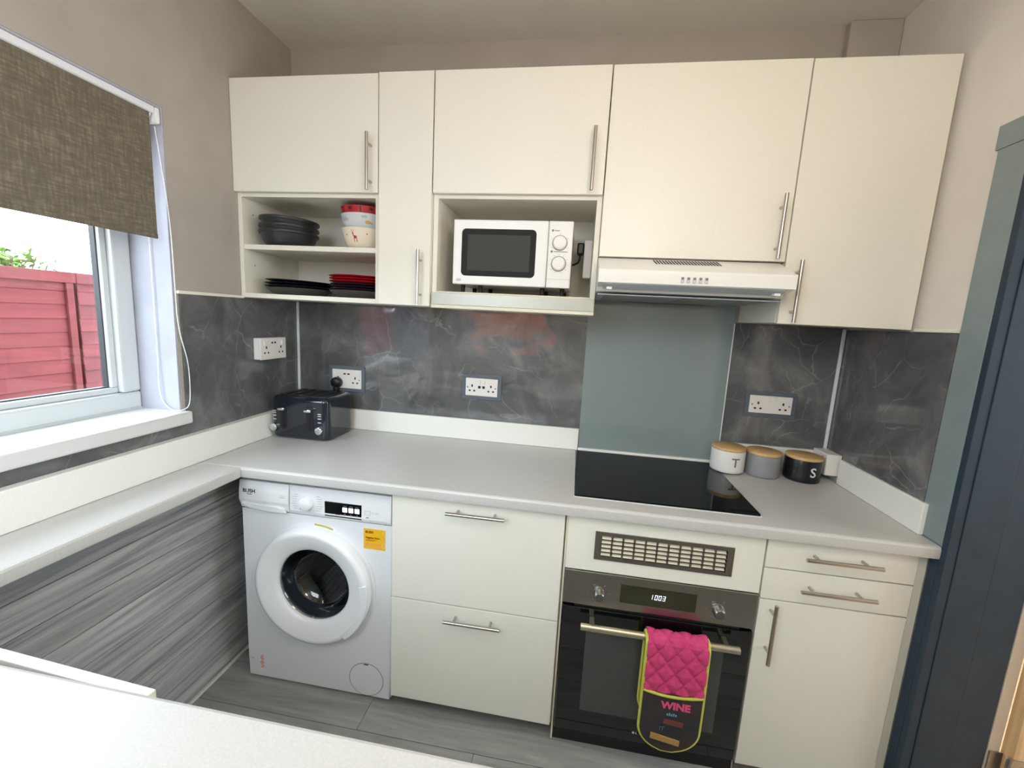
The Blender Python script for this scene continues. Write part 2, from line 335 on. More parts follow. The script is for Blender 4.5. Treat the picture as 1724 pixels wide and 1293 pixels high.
# hall beyond the doorway
bm = box(2.62, 4.3, -2.9, .9, -.08, -.001); struct('floor_hall', bm, 'pale_wood')
bm = box(4.3, 4.4, -2.9, -1.7, -.08, 2.7); box(4.3, 4.4, -.5, .9, -.08, 2.7, bm=bm); box(4.3, 4.4, -1.7, -.5, -.08, .9, bm=bm); box(4.3, 4.4, -1.7, -.5, 2.1, 2.7, bm=bm)
box(2.62, 4.4, .9, 1.0, -.08, 2.7, bm=bm); box(2.62, 4.4, -3.0, -2.9, -.08, 2.7, bm=bm); struct('wall_hall', bm, 'hall_wall')
struct('ceiling_hall', box(2.62, 4.4, -3.0, 1.0, 2.62, 2.72), 'hall_wall')

# doorway lining, architrave, open door leaf
D1 = sroot('door_1', 'blue grey painted doorway lining and architrave')
for x0_, x1_, st in ((XR-.009, 2.437, 0), (2.4378, 2.530, .002), (2.5308, 2.622, .0)):
    part('jamb_board', box(x0_, x1_, DY1-.020-st, DY1-.001, 0, DZ, .0015), 'jamb_navy', D1); part('jamb_board', box(x0_, x1_, DY0+.001, DY0+.020+st, 0, DZ, .0015), 'jamb_navy', D1)
part('architrave', box(XR-.009, XR-.001, DY1-.0005, DY1+.029, 0, .858, .001), 'jamb_navy', D1)
part('lining_head', box(XR-.009, 2.622, DY0+.022, DY1-.022, DZ-.022, DZ, .002), 'jamb_navy', D1)
part('architrave', box(XR-.009, XR-.001, DY1-.0005, DY1+.086, .902, DZ, .002), 'architrave_green', D1)
part('architrave', box(XR-.009, XR-.001, DY0-.088, DY0+.0005, 0, DZ, .002), 'architrave_green', D1)
part('architrave', box(XR-.011, XR-.001, DY0-.093, DY1+.093, DZ, DZ+.062, .002), 'architrave_green', D1)
part('jamb_edge', box(2.624, 2.656, DY1-.02, DY1+.06, 0, DZ+.02, .003), 'beige_wood_edge', D1)
LF = thing('door_leaf', 'pale wooden door leaf standing open beyond the blue grey doorway', 'door', (2.672, DY1-.005, 0))
part('panel', box(2.672, 3.40, DY1-.04, DY1-.005, .008, DZ-.01, .002), 'pale_wood', LF)
bm = box(2.655, 2.716, DY1-.0435, DY1-.041, .21, .30); box(2.628, 2.662, DY1-.024, DY1-.0215, .21, .30, bm=bm); tube([(2.664, DY1-.044, .207), (2.664, DY1-.044, .303)], .006, 10, bm)
for z in (.23, .255, .28): lathe([(.0035, 0), (.0035, .001)], 8, (2.695, DY1-.0435, z), '-Y', bm)
part('hinge', bm, 'hinge_metal', LF, 'dull metal butt hinge')

# ------------------------------------------------------------------ splashback sheets, trims
def marble_sheet(name, b, label): return struct(name, b, label[0], label[1])
marble_sheet('trim_4', box(.0, 1.384, -.006, -.001, 1.0, 1.506), ('marble_wavy', 'glossy dark marbled splashback sheet behind the toaster'))
marble_sheet('trim_5', box(1.992, XR-.012, -.006, -.001, 1.0, 1.508), ('marble_flat', 'dark marbled splashback sheet right of the grey glass'))
bm = box(WL+.001, WL+.008, WY1+.014, -.002, 1.005, 1.503); box(WL+.001, WL+.008, YF+.01, WY1+.014, 1.005, WZ0-.001, bm=bm); marble_sheet('trim_6', bm, ('marble_flat', 'dark marbled splashback sheet on the window wall'))
marble_sheet('trim_7', box(XR-.007, XR-.001, DY1+.09, -.008, .99, 1.503), ('marble_flat', 'dark marbled splashback sheet beside the doorway'))
struct('trim_8', box(WL+.008, WL+.02, -.018, -.0065, 1.0, 1.506, .004), 'sealant', 'white corner bead behind the toaster')
struct('trim_9', box(XR-.02, XR-.0075, -.018, -.0065, 1.0, 1.506, .004), 'sealant', 'white corner bead by the canisters')
struct('trim_10', box(WL+.001, WL+.012, WY1+.005, -.345, 1.503, 1.514, .002), 'trim_cream', 'cream edging on top of the window wall splashback')
struct('trim_11', box(XR-.014, XR-.001, DY1+.09, -.372, 1.503, 1.514, .002), 'trim_cream', 'cream edging on top of the splashback by the doorway')
bm = box(1.384, 1.986, -.012, -.003, .913, 1.60, .001); single('glass_splashback', bm, 'splash_glass', 'tall grey back-painted glass splashback behind the hob', 'splashback', (1.685, -.008, .913))
struct('trim_12', box(1.384, 1.992, -.022, -.001, .9005, .9125, .003), 'upstand', 'white sealing strip under the glass splashback')
struct('trim_13', box(1.987, 1.9915, -.011, -.001, .913, 1.506), 'sealant', 'pale joint beside the glass splashback')

# ------------------------------------------------------------------ worktops and upstands
WT, WB, WFY = .9, .861, -.6238
def wt_profile(y0, y1):  # rounded front edge at y0
    r = .008; return [(y1, WB), (y0+r, WB), (y0+.002, WB+.002), (y0, WB+r), (y0, WT-r), (y0+.0025, WT-.0025), (y0+r, WT), (y1, WT)]
single('worktop', prism(wt_profile(WFY, -.0065), WL+.0265, XR-.0095, 'x'), 'worktop', 'long pale grey worktop carrying the hob and the toaster', 'worktop', (1.2, -.31, WB))
pl = [(.187-(p[0]-WFY), p[1]) for p in wt_profile(WFY, WFY+.181)]
single('worktop', prism(pl, YF+.66, WFY-.0012, 'y'), 'worktop', 'narrow pale grey worktop below the window', 'worktop', (.1, -1.04, WB))
# near worktop with sink cut-out
SX0, SX1, SY0, SY1 = .55, 1.0, -1.96, -1.64
bm = nb(); NE, NX = -1.455, 1.5
prism([(NE-(p[0]-WFY), p[1]) for p in wt_profile(WFY, WFY+abs(NE-SY1))], .0275, NX, 'x', bm=bm)
box(.0275, NX, YF+.002, SY0, WB, WT, bm=bm); box(.0275, SX0, SY0, SY1, WB, WT, bm=bm); box(SX1, NX, SY0, SY1, WB, WT, bm=bm)
single('worktop', bm, 'worktop', 'brightly lit worktop in the near left foreground', 'worktop', (.75, -1.75, WB))
SK = thing('sink', 'stainless steel sink set into the near worktop', 'sink', (.775, -1.8, .74))
bm = box(SX0+.004, SX1-.004, SY0+.004, SY1-.004, .74, .742)
for a in ((SX0+.003, SX0+.005, SY0+.004, SY1-.004), (SX1-.005, SX1-.003, SY0+.004, SY1-.004), (SX0+.004, SX1-.004, SY0+.003, SY0+.005), (SX0+.004, SX1-.004, SY1-.005, SY1-.003)): box(*a, .74, .903, bm=bm)
part('bowl', bm, 'brushed_steel', SK)
bm = nb()
for a in ((SX0-.015, SX0+.004, SY0-.015, SY1+.015), (SX1-.004, SX1+.015, SY0-.015, SY1+.015), (SX0, SX1, SY0-.015, SY0+.004), (SX0, SX1, SY1-.004, SY1+.015)): box(*a, .9005, .9035, .001, bm=bm)
part('rim', bm, 'brushed_steel', SK)
TP = thing('tap', 'chrome swan neck tap behind the sink', 'tap', (.8, -2.03, .9))
part('base', lathe([(.026, .9005), (.026, .906), (.02, .95), (.014, .97)], 20, (.8, -2.03, 0)), 'chrome', TP)
part('spout', tube([(.8, -2.03, .96), (.8, -2.03, 1.14)] + [(.8, -2.03+.07-.07*math.cos(t*PI/10), 1.14+.07*math.sin(t*PI/10)) for t in range(1, 11)] + [(.8, -1.89, 1.1)], .011, 12), 'chrome', TP)
part('lever', tube([(.82, -2.03, .945), (.87, -2.03, .955)], .006, 8), 'chrome', TP)
# base cabinet under near worktop, door ajar
NC = thing('base_cabinet', 'white cabinet below the bright near worktop', 'cabinet', (.6, -1.8, 0))
for a in ((.20, .218), (1.46, 1.478)): part('side_panel', box(a[0], a[1], YF+.01, -1.50, .0, .86), 'carcass_white', NC)
part('base_panel', box(.218, 1.46, YF+.01, -1.50, .1, .118), 'carcass_white', NC)
part('plinth', box(.218, 1.46, -1.56, -1.545, .0, .1), 'cabinet_white', NC)
for x0_, x1_ in ((.20, .62), (.623, 1.05), (1.053, 1.478)): part('door', box(x0_, x1_, -1.498, -1.48, .11, .856, .0015), 'cabinet_white', NC)
p0, p1 = at(263, 1160, 2, .885), at(0, 1090, 2, .885)
d = (p1-p0); d.z = 0; d.normalize(); ang = math.atan2(d.y, d.x)
t = box(0, .45, 0, .0175, -.885, 0, .0015); bmesh.ops.transform(t, matrix=Matrix.Translation(p0) @ Matrix.Rotation(ang, 4, 'Z'), verts=t.verts)
single('board', t, 'cabinet_white', 'white board edge standing against the near worktop', 'board', (p0.x, p0.y, 0))
single('upstand', box(WL+.0085, .02, YF+.01, -.0205, WT+.0005, 1.008, .003), 'upstand', 'long cream upstand along the worktop below the window', 'upstand', (0, -1, WT))
single('upstand', box(.0205, 1.383, -.02, -.0065, WT+.0005, 1.0, .003), 'upstand', 'cream upstand between toaster and glass splashback', 'upstand', (.7, -.01, WT))
single('upstand', box(1.993, 2.368, -.02, -.0065, WT+.0005, .998, .003), 'upstand', 'short cream upstand behind the three canisters', 'upstand', (2.18, -.01, WT))
single('upstand', box(XR-.022, XR-.008, -.553, -.135, WT+.0005, .999, .003), 'upstand', 'cream upstand beside the doorway', 'upstand', (XR-.015, -.35, WT))
# white box with red neon in the corner
SB = thing('switch_box', 'small white box with a red neon behind the black canister', 'switch box', (2.385, -.07, .925))
part('body', box(2.357, XR-.008, -.125, -.022, .925, 1.012, .004), 'socket_white', SB)
bm = lathe([(.007, 0), (.006, .004), (.002, .006)], 12, (2.357, -.095, .99), 'X'); bmesh.ops.scale(bm, vec=(-1, 1, 1), space=Matrix.Translation((-2.357, 0, 0)), verts=bm.verts); part('neon', bm, 'red_led', SB)

# ------------------------------------------------------------------ sockets
def socket(label, x0, x1, z0, z1, yf, usb, surround, center_sw, plate_d=.009):
    cx, cz = (x0+x1)/2, (z0+z1)/2; t = thing('wall_socket', label, 'socket', (cx, yf, cz), group='double wall sockets')
    if surround:
        s = .016
        for a in ((x0-s, x1+s, z1, z1+s), (x0-s, x1+s, z0-s, z0), (x0-s, x0, z0, z1), (x1, x1+s, z0, z1)): part('surround', box(a[0], a[1], yf-.006, yf-.0003, a[2], a[3], .0012), 'socket_surround', t)
    part('faceplate', box(x0+.001, x1-.001, yf-plate_d, yf-.0003, z0+.001, z1-.001, .002), 'socket_white', t)
    yp = yf-plate_d
    wq = x1-x0
    for sx in (-1, 1):
        ox = cx+sx*wq*.29; b = nb()
        box(ox-.0035, ox+.0035, yp-.0004, yp+.001, cz+.0, cz+.011, bm=b)
        for q in (-1, 1): box(ox+q*.011-.0045, ox+q*.011+.0045, yp-.0004, yp+.001, cz-.021, cz-.014, bm=b)
        part('pin_holes', b, 'pin_hole', t)
        sxx = cx+sx*(.011 if center_sw else wq*.42)
        part('switch', box(sxx-.006, sxx+.006, yp-.004, yp+.001, cz+.014, cz+.033, .0015), 'white_plastic', t)
        part('screw', lathe([(.0035, 0), (.003, .0008)], 10, (cx+sx*wq*.43, yp, cz-.002), '-Y'), 'print_grey', t)
    if usb:
        for sx in (-1, 1):
            part('usb_port', box(cx+sx*.010-.006, cx+sx*.010+.006, yp-.0005, yp+.001, cz+(.021 if not center_sw else -.006), cz+(.028 if not center_sw else .006)), 'pin_hole', t)
    return t
s1 = socket('white double socket with a black plug above the toaster', .172, .325, 1.099, 1.193, -.0065, True, True, False)
b = lathe([(.024, 0), (.026, .004), (.026, .022), (.022, .03), (.012, .033)], 24, (.204, -.0158, 1.128), '-Y'); box(.194, .214, -.046, -.018, 1.085, 1.118, .004, bm=b)
PG = thing('plug', 'black plug pushed into the socket above the toaster', 'plug', (.204, -.016, 1.12))
part('body', b, 'black_plastic', PG); part('cable', tube([(.204, -.03, 1.092), (.204, -.022, 1.07), (.203, -.026, 1.05), (.205, -.0265, .98), (.21, -.0265, .93), (.215, -.0265, .9075)], .0032, 8), 'rubber', PG)
socket('white double socket with USB ports in the middle of the wavy splashback', .845, .999, 1.113, 1.198, -.0065, True, True, True)
socket('white double socket above the grey canister', 2.086, 2.255, 1.137, 1.214, -.0065, False, True, True)
# socket on the window wall, rotated
s4 = thing('wall_socket', 'surface mounted white double socket on the window wall', 'socket', (WL+.0083, -.225, 1.294), PI/2, 'double wall sockets', local=True)
part('back_box', box(-.078, .078, -.028, -.0003, -.046, .046, .003), 'white_plastic', s4); part('faceplate', box(-.08, .08, -.036, -.0285, -.047, .047, .003), 'socket_white', s4)
for sx in (-1, 1):
    b = box(sx*.045-.0035, sx*.045+.0035, -.0364, -.035, .0, .011)
    for q in (-1, 1): box(sx*.045+q*.011-.004, sx*.045+q*.011+.004, -.0364, -.035, -.021, -.014, bm=b)
    part('pin_holes', b, 'pin_hole', s4); part('switch', box(sx*.055-.006, sx*.055+.006, -.04, -.035, .014, .033, .0015), 'white_plastic', s4)
    part('usb_port', box(sx*.009-.005, sx*.009+.005, -.0365, -.035, .022, .029), 'pin_hole', s4)

# ------------------------------------------------------------------ wall cabinets
YD = -.3655; YC = -.347; ZT = 2.3145; ZB = 1.508; T = .018
def carcass(t, x0, x1, z0, z1, yb=-.0075, yf=YC, back=True):
    part('side_panel', box(x0, x0+T, yf, yb, z0, z1, .0008), 'carcass_white', t); part('side_panel', box(x1-T, x1, yf, yb, z0, z1, .0008), 'carcass_white', t)
    part('top_panel', box(x0+T, x1-T, yf, yb, z1-T, z1), 'carcass_white', t); part('bottom_panel', box(x0+T, x1-T, yf, yb, z0, z0+T, .0008), 'carcass_white', t)
    if back: part('back_panel', box(x0+T, x1-T, yb-.006, yb, z0+T, z1-T), 'carcass_white', t)
def door(t, x0, x1, z0, z1, h=None, y=YD, name='door'):
    d = part(name, box(x0, x1, y, y+.018, z0, z1, .0015), 'cabinet_white', t)
    if h: bar_handle(*h, y, d)
    return d
c1 = thing('wall_cabinet', 'white wall cabinet over open shelves of bowls and plates', 'cabinet', (.28, -.18, ZB))
carcass(c1, -.0185, .5785, ZB, ZT-.002, -.0005); part('shelf', box(0, .5605, YC+.002, -.007, 1.698, 1.717, .001), 'carcass_white', c1); part('shelf', box(0, .5605, YC+.002, -.007, 1.897, 1.915), 'carcass_white', c1)
door(c1, -.0185, .5775, 1.9115, ZT, (.551, 1.912, .551, 2.108))
for z in (1.64, 1.86): part('peg_hole', lathe([(.003, .0), (.003, .0005)], 8, (0, -.29, z if z < 1.7 else 1.84), 'X'), 'print_grey', c1)
c2 = thing('wall_cabinet', 'tall narrow white wall cabinet between the shelves and the microwave', 'cabinet', (.685, -.18, ZB))
carcass(c2, .5795, .7865, ZB, ZT-.002, -.0075, back=False); door(c2, .581, .785, ZB, ZT+.003, (.75, 1.513, .75, 1.709))
c3 = thing('wall_cabinet', 'white wall cabinet with the open microwave niche', 'cabinet', (1.09, -.18, 1.505))
carcass(c3, .788, 1.3955, 1.5045, ZT-.002, -.0075); part('shelf', box(.806, 1.3775, YC+.001, -.014, 1.549, 1.567, .001), 'cream_edge', c3); part('shelf', box(.806, 1.3775, YC+.002, -.014, 1.899, 1.917), 'carcass_white', c3)
door(c3, .7895, 1.394, 1.9125, ZT+.003, (1.354, 1.917, 1.354, 2.117))
part('pelmet', box(.79, 1.395, YC-.011, YC-.0005, 1.517, 1.561, .001), 'pelmet_silver', c3, 'brushed silver strip')
part('bottom_edge', box(.79, 1.395, YC-.013, YC-.0005, 1.5045, 1.5165, .001), 'cream_edge', c3)
c4 = thing('wall_cabinet', 'white wall cabinet above the cooker hood', 'cabinet', (1.7, -.18, 1.708))
carcass(c4, 1.397, 2.0, 1.7085, ZT-.002, -.0005, back=False); door(c4, 1.3985, 1.9985, 1.709, ZT+.002, (1.962, 1.713, 1.963, 1.913))
c5 = thing('wall_cabinet', 'white wall cabinet at the right end by the doorway', 'cabinet', (2.2, -.18, ZB))
carcass(c5, 2.0015, 2.394, 1.511, ZT-.002, -.0065, back=False); door(c5, 2.0025, 2.404, 1.5085, ZT+.001, (2.037, 1.513, 2.037, 1.712))
part('filler_strip', box(2.3945, XR-.001, YC+.004, YC+.022, 1.5145, ZT-.004, .002), 'cream_edge', c5)

# ------------------------------------------------------------------ crockery
def bowl_prof(r, h, rb, th=.004, n=8, power=.55):
    out = [(rb, 0)]
    for k in range(1, n+1): t = k/n; out.append((rb+(r-rb)*t**power, h*t))
    for k in range(n, -1, -1): t = k/n; out.append((max(rb+(r-rb)*t**power-th, .001), max(h*t, th)))
    return out
def plate_prof(r, h): return [(r*.55, 0), (r*.62, .002), (r*.72, .005), (r*.99, h), (r, h+.001), (r*.985, h+.003), (r*.70, .0085), (r*.55, .0055), (.001, .0055)]
def lathe_single(name, prof, c, m, label, cat, group, tilt=0, tz=0):
    o = mesh_obj(name, lathe(prof, 48), m); o.location = c; o.rotation_euler = (0, tilt, tz); return tag(o, label, cat, group)
zb = 1.7175
def lip(p):
    k = len(p)//2
    return p[:k-1]+[(.110, .052), (.1135, .055), (.114, .061), (.1125, .0645), (.109, .0645)]+p[k+1:]
for k, (nm, tl) in enumerate((('bottom', 0), ('middle', .008), ('top', .03))):
    lathe_single('bowl', lip(bowl_prof(.110, .064, .068, .004, 12, .4)), (.121+.001*k, -.235, zb+k*.0235+(.004 if k == 2 else 0)), 'bowl_dark', 'matt charcoal bowl, %s of the stack on the upper shelf' % nm, 'bowl', 'charcoal bowls', tl, .2)
bx, by, zz = .459, -.235, 1.7175
def deco(parent, m, shapes, name='print', prof=None):
    """flat prints wrapped on the bowl: list of (angle, z, radius at z, polygon[(du,dz)])"""
    for a, z, polys in shapes:
        b = nb()
        for tri in polys:
            vs = []
            for du, dz in tri:
                zz_ = z+dz; R = prof(zz_)+.0006; an = a+du/R
                vs.append(b.verts.new((R*math.cos(an), R*math.sin(an), zz_)))
            b.faces.new(vs)
        part(name, b, m, parent, smooth=False)
def circ(r, n=10, cx=0, cz=0, sy=1): return [(cx+r*math.cos(2*PI*k/n), cz+sy*r*math.sin(2*PI*k/n)) for k in range(n)]
def mk_bowl(label, m, z, r=.091, h=.08, rb=.045):
    t = thing('bowl', label, 'bowl', (bx, by, z), group='patterned bowls', local=True); part('body', lathe(bowl_prof(r, h, rb, .004, 14, .36), 56), m, t); return t
PR = lambda zq: .045+(.091-.045)*max(min(zq/.08, 1), .001)**.36
A0 = math.radians(-83)
u1 = mk_bowl('cream bowl with a small red reindeer, bottom of the patterned stack', 'bowl_cream', zz)
deer = [[(-.004, -.010), (.005, -.010), (.005, -.003), (-.004, -.002)], [(-.004, -.019), (-.002, -.019), (-.002, -.009), (-.004, -.009)], [(.003, -.019), (.005, -.019), (.005, -.009), (.003, -.009)], [(-.0055, -.004), (-.003, -.004), (-.004, .006), (-.0075, .005)],
        [(-.006, .005), (-.005, .005), (-.001, .013), (-.002, .013)], [(-.007, .005), (-.006, .005), (-.009, .013), (-.0105, .013)]]
deco(u1, 'print_red', [(A0-.1, .052, [[(1.4*u_, 1.4*v_) for u_, v_ in q] for q in deer]), (A0-.55, .052, [circ(.0028)]), (A0+.45, .056, [circ(.0025)]), (A0-.9, .058, [circ(.002)])], prof=PR)
u2 = mk_bowl('pale grey bowl with blue clouds, middle of the patterned stack', 'bowl_cloud', zz+.054)
deco(u2, 'print_blue', [(A0-.62, .058, [circ(.007, 10, -.013, -.002, .7), circ(.010, 10, -.002, .001, .8), circ(.007, 10, .010, -.002, .7)]), (A0+.35, .066, [circ(.006, 10, -.008, 0, .7), circ(.007, 10, .002, .001, .8)])], prof=PR)
deco(u2, 'print_amber', [(A0+.5, .047, [circ(.011, 10, 0, 0, .6), circ(.006, 8, .014, -.003, .5)])], prof=PR)
u3 = mk_bowl('red bowl with dark blotches, top of the patterned stack', 'bowl_red', zz+.081)
deco(u3, 'print_dark', [(A0-.75+.46*q, .069, [[(-.010, .004), (-.003, .009), (.004, .003), (.010, .006), (.006, -.006), (-.002, -.003), (-.008, -.008)] if q % 2 else [(-.004, .009), (.003, .009), (.004, -.012), (-.002, -.014)]]) for q in range(5)], prof=PR)
z0 = 1.5265
lathe_single('dish', [(.08, 0), (.105, .006), (.128, .026), (.132, .03), (.128, .03), (.102, .01), (.001, .006)], (.141, -.2, z0), 'plate_grey', 'grey shallow dish under the three black plates', 'dish', 'grey shallow dishes')
for k, nm in enumerate(('bottom', 'middle', 'top')):
    lathe_single('plate', plate_prof(.136, .014), (.142+.004*(k == 2), -.2, z0+.022+k*.0115), 'plate_black', 'black dinner plate, %s of the three in the left stack' % nm, 'plate', 'black plates', .02*(k == 2))
lathe_single('dish', [(.075, 0), (.1, .006), (.125, .026), (.129, .03), (.125, .03), (.1, .01), (.001, .006)], (.427, -.2, z0), 'plate_grey', 'grey shallow dish under the plum and red plates', 'dish', 'grey shallow dishes')
for k in range(6):
    nm = ('bottom', 'middle', 'top')[k % 3]; cl = ('plum', 'red')[k//3]
    lathe_single('plate', plate_prof(.124 if k < 3 else .129, .013), (.427, -.2, z0+.022+k*.0105), 'plate_plum' if k < 3 else 'plate_red', '%s side plate, %s of the three %s plates' % ('dark plum' if k < 3 else 'bright red', nm, cl), 'plate', cl+' plates')

# ------------------------------------------------------------------ microwave
mw = thing('microwave', 'white microwave oven with two dials in the wall cabinet niche', 'microwave', (1.08, -.18, 1.5675))
X0, X1, Z0, Z1, YM = .861, 1.303, 1.597, 1.832, -.33
part('body', box(X0+.004, X1-.002, YM+.022, -.045, Z0+.002, Z1-.002, .004), 'micro_white', mw)
dr = part('door', box(X0, 1.2145, YM, YM+.021, Z0, Z1, .005), 'micro_white', mw)
part('window_frame', prism(rrect(.894, 1.172, 1.629, 1.799, .016), YM-.001, YM+.002, 'y'), 'micro_frame', dr); part('window', box(.917, 1.151, YM-.0018, YM, 1.649, 1.778), 'micro_window', dr)
part('logo', prism(rrect(.876, .895, 1.608, 1.618, .003), YM-.0005, YM+.001, 'y'), 'print_pale', dr)
cp = part('control_panel', box(1.2155, X1, YM, YM+.021, Z0, Z1, .004), 'micro_white', mw)
for z, n in ((1.756, 5), (1.683, 11)):
    kb = part('dial', lathe([(.0255, 0), (.0255, .003), (.0235, .013), (.021, .015), (.018, .015)], 36, (1.2575, YM, z), '-Y'), 'white_plastic', cp); 
    part('dial_groove', lathe([(.0275, 0), (.0275, .0006)], 36, (1.2575, YM, z), '-Y'), 'print_grey', cp)
    b = nb()
    for k in range(n):
        a = math.radians(-30+ (240/(n-1))*k) if n == 5 else math.radians(-70+(320/(n-1))*k)
        q = Vector((1.2575+.033*math.cos(a), 0, z+.033*math.sin(a))); box(q.x-.0015, q.x+.0015, YM-.0004, YM+.001, q.z-.0007, q.z+.0007, bm=b)
    part('dial_marks', b, 'print_grey', cp)
    b = lathe([(.0042, 0), (.0042, .0005)], 14, (1.230, YM, z+.0425), '-Y'); box(1.237, 1.237+(.018 if n == 5 else .05), YM-.0004, YM+.001, z+.041, z+.0435, bm=b); part('caption', b, 'print_grey', cp)
part('seam', box(1.2165, X1-.001, YM-.0004, YM+.001, 1.6275, 1.6285), 'print_pale', cp)
for x in (.89, .96, 1.2, 1.275):
    for y in (-.28, -.09): part('foot', lathe([(.008, 1.5675), (.009, 1.598)], 16, (x, y, 0)), 'rubber', mw)
ms = thing('wall_socket', 'white socket box inside the microwave niche', 'socket', (1.36, -.13, 1.65)); part('box', box(1.346, 1.377, -.175, -.09, 1.652, 1.797, .003), 'socket_white', ms)
mp = thing('plug', 'black plug and lead beside the microwave', 'plug', (1.33, -.13, 1.7)); part('body', box(1.318, 1.3455, -.155, -.11, 1.745, 1.79, .006), 'black_plastic', mp)
part('cable', tube([(1.33, -.132, 1.748), (1.33, -.132, 1.728), (1.325, -.13, 1.715), (1.31, -.125, 1.708), (1.3035, -.12, 1.707)], .004, 8), 'rubber', mp)

# ------------------------------------------------------------------ cooker hood
hd = thing('cooker_hood', 'white slimline cooker hood above the hob', 'cooker hood', (1.69, -.2, 1.577))
HX0, HX1 = 1.3965, 1.9855
prof = [(-.008, 1.704), (-.3635, 1.704), (-.5, 1.6515), (-.502, 1.646), (-.5, 1.609), (-.44, 1.600), (-.425, 1.586), (-.008, 1.578)]
part('body', prism(prof, HX0, HX1, 'x', .0015), 'hood_white', hd)
yq = lambda t: (-.3635-.1365*t, 1.704-.0525*t)
b = nb()
for k in range(22):
    x = 1.578+k*.0096; (ya_, za_), (yb_, zb_) = yq(.10), yq(.46)
    vs = [b.verts.new(v) for v in ((x, ya_-.0006, za_+.0012), (x+.0045, ya_-.0006, za_+.0012), (x+.0095, yb_-.0006, zb_+.0012), (x+.005, yb_-.0006, zb_+.0012))]; b.faces.new(vs)
part('vent_slots', b, 'slot_dark', hd, smooth=False)
for k in range(5):
    x = 1.655+k*.0178; bt = part('button', box(x-.005, x+.005, -.5045, -.5005, 1.616, 1.634, .0012), 'print_pale', hd); part('button_cap', lathe([(.004, 0), (.0035, .002)], 14, (x, -.5045, 1.629), '-Y'), 'print_grey', bt)
part('underside_frame', box(HX0+.005, HX1-.005, -.42, -.015, 1.5755, 1.5785), 'hood_grey', hd)
for a in ((HX0+.03, 1.687), (1.696, HX1-.03)): part('filter', box(a[0], a[1], -.385, -.06, 1.5735, 1.576, .0008), 'hood_filter', hd)
part('filter_gap', box(1.687, 1.696, -.385, -.06, 1.574, 1.5755), 'hood_dark', hd)
part('visor', prism([(-.494, 1.6065), (-.442, 1.5925), (-.442, 1.5965), (-.4945, 1.608)], HX0+.02, HX1-.02, 'x'), 'hood_lip', hd)
for x in (HX0+.03, HX1-.05): part('visor_clip', box(x, x+.018, -.478, -.455, 1.589, 1.598, .002), 'white_plastic', hd)
part('lamp_lens', box(1.53, 1.85, -.05, -.022, 1.5725, 1.576, .001), 'hood_dark', hd)

# ------------------------------------------------------------------ hob and canisters
hb = thing('hob', 'black glass hob set flush in the worktop', 'hob', (1.667, -.3, .9))
part('glass', prism(rrect(1.374, 1.96, -.551, -.041, .006), .9022, .9072, 'z', .0008), 'hob_glass', hb); part('edge_trim', prism(rrect(1.371, 1.963, -.554, -.038, .007), .9003, .9022, 'z'), 'sealant', hb)
def canister(cx, cy, m, label, letter, lm, z0, rot=0):
    t = thing('canister', label, 'canister', (cx, cy, z0), rot, 'round storage canisters', local=True)
    part('body', lathe([(.06, 0), (.0635, .003), (.0645, .012), (.0645, .086), (.0635, .089), (.055, .089)], 56), m, t)
    part('lid', lathe([(.0625, .0893), (.0645, .0905), (.0645, .1), (.063, .1015)], 56), 'bamboo', t, 'bamboo lid')
    if letter:
        b = text(letter, .052, 0, 0, .045, bold=.0006); bmesh.ops.triangulate(b, faces=b.faces); bmesh.ops.subdivide_edges(b, edges=b.edges, cuts=4, use_grid_fill=True)
        for v in b.verts:
            a = v.co.x/.0645-PI/2+.15; R = .0652+(-v.co.y)*.5; v.co = Vector((R*math.cos(a), R*math.sin(a), v.co.z))
        part('letter', b, lm, t)
canister(1.9955, -.108, 'jar_white', 'white canister with bamboo lid and the letter T', 'T', 'print_grey', .9076)
canister(2.132, -.108, 'jar_grey', 'plain grey canister with bamboo lid, middle of three', None, None, .9005)
canister(2.277, -.118, 'jar_black', 'black canister with bamboo lid and the letter S', 'S', 'print_white', .9005)

# ------------------------------------------------------------------ toaster
to = thing('toaster', 'dark blue four slice toaster in the worktop corner', 'toaster', (.163, -.158, .9005))
TX0, TX1, TY0, TY1, TZ0, TZ1 = .029, .302, -.266, -.05, .906, 1.092
t = nb(); bmesh.ops.create_cube(t, size=1)
for v in t.verts: v.co = Vector((TX0+(v.co.x+.5)*(TX1-TX0), TY0+(v.co.y+.5)*(TY1-TY0), TZ0+(v.co.z+.5)*(TZ1-TZ0)))
bmesh.ops.bevel(t, geom=[e for e in t.edges if abs((e.verts[0].co-e.verts[1].co).z) > .1], offset=.03, segments=6, affect='EDGES', profile=.5)
bmesh.ops.bevel(t, geom=[e for e in t.edges if e.verts[0].co.z > TZ1-.001 and e.verts[1].co.z > TZ1-.001], offset=.022, segments=5, affect='EDGES', profile=.55)
bmesh.ops.bevel(t, geom=[e for e in t.edges if e.verts[0].co.z < TZ0+.001 and e.verts[1].co.z < TZ0+.001], offset=.012, segments=3, affect='EDGES', profile=.5)
tb = part('body', t, 'toaster_blue', to)
for p in tb.data.polygons: p.use_smooth = True
wn = tb.modifiers.new('weighted', 'WEIGHTED_NORMAL'); wn.weight = 100
tp = part('top_plate', prism(rrect(TX0+.024, TX1-.024, TY0+.026, TY1-.024, .012), TZ1-.001, TZ1+.0025, 'z', .001), 'toaster_top', to)
for x in (.075, .115, .182, .222): part('slot', prism(rrect(x, x+.024, TY0+.04, TY1-.04, .004), TZ1+.0026, TZ1+.0034, 'z'), 'slot_dark', tp)
part('foot', box(TX0+.03, TX1-.03, TY0+.03, TY1-.03, .9005, .907), 'rubber', to)
yt = TY0
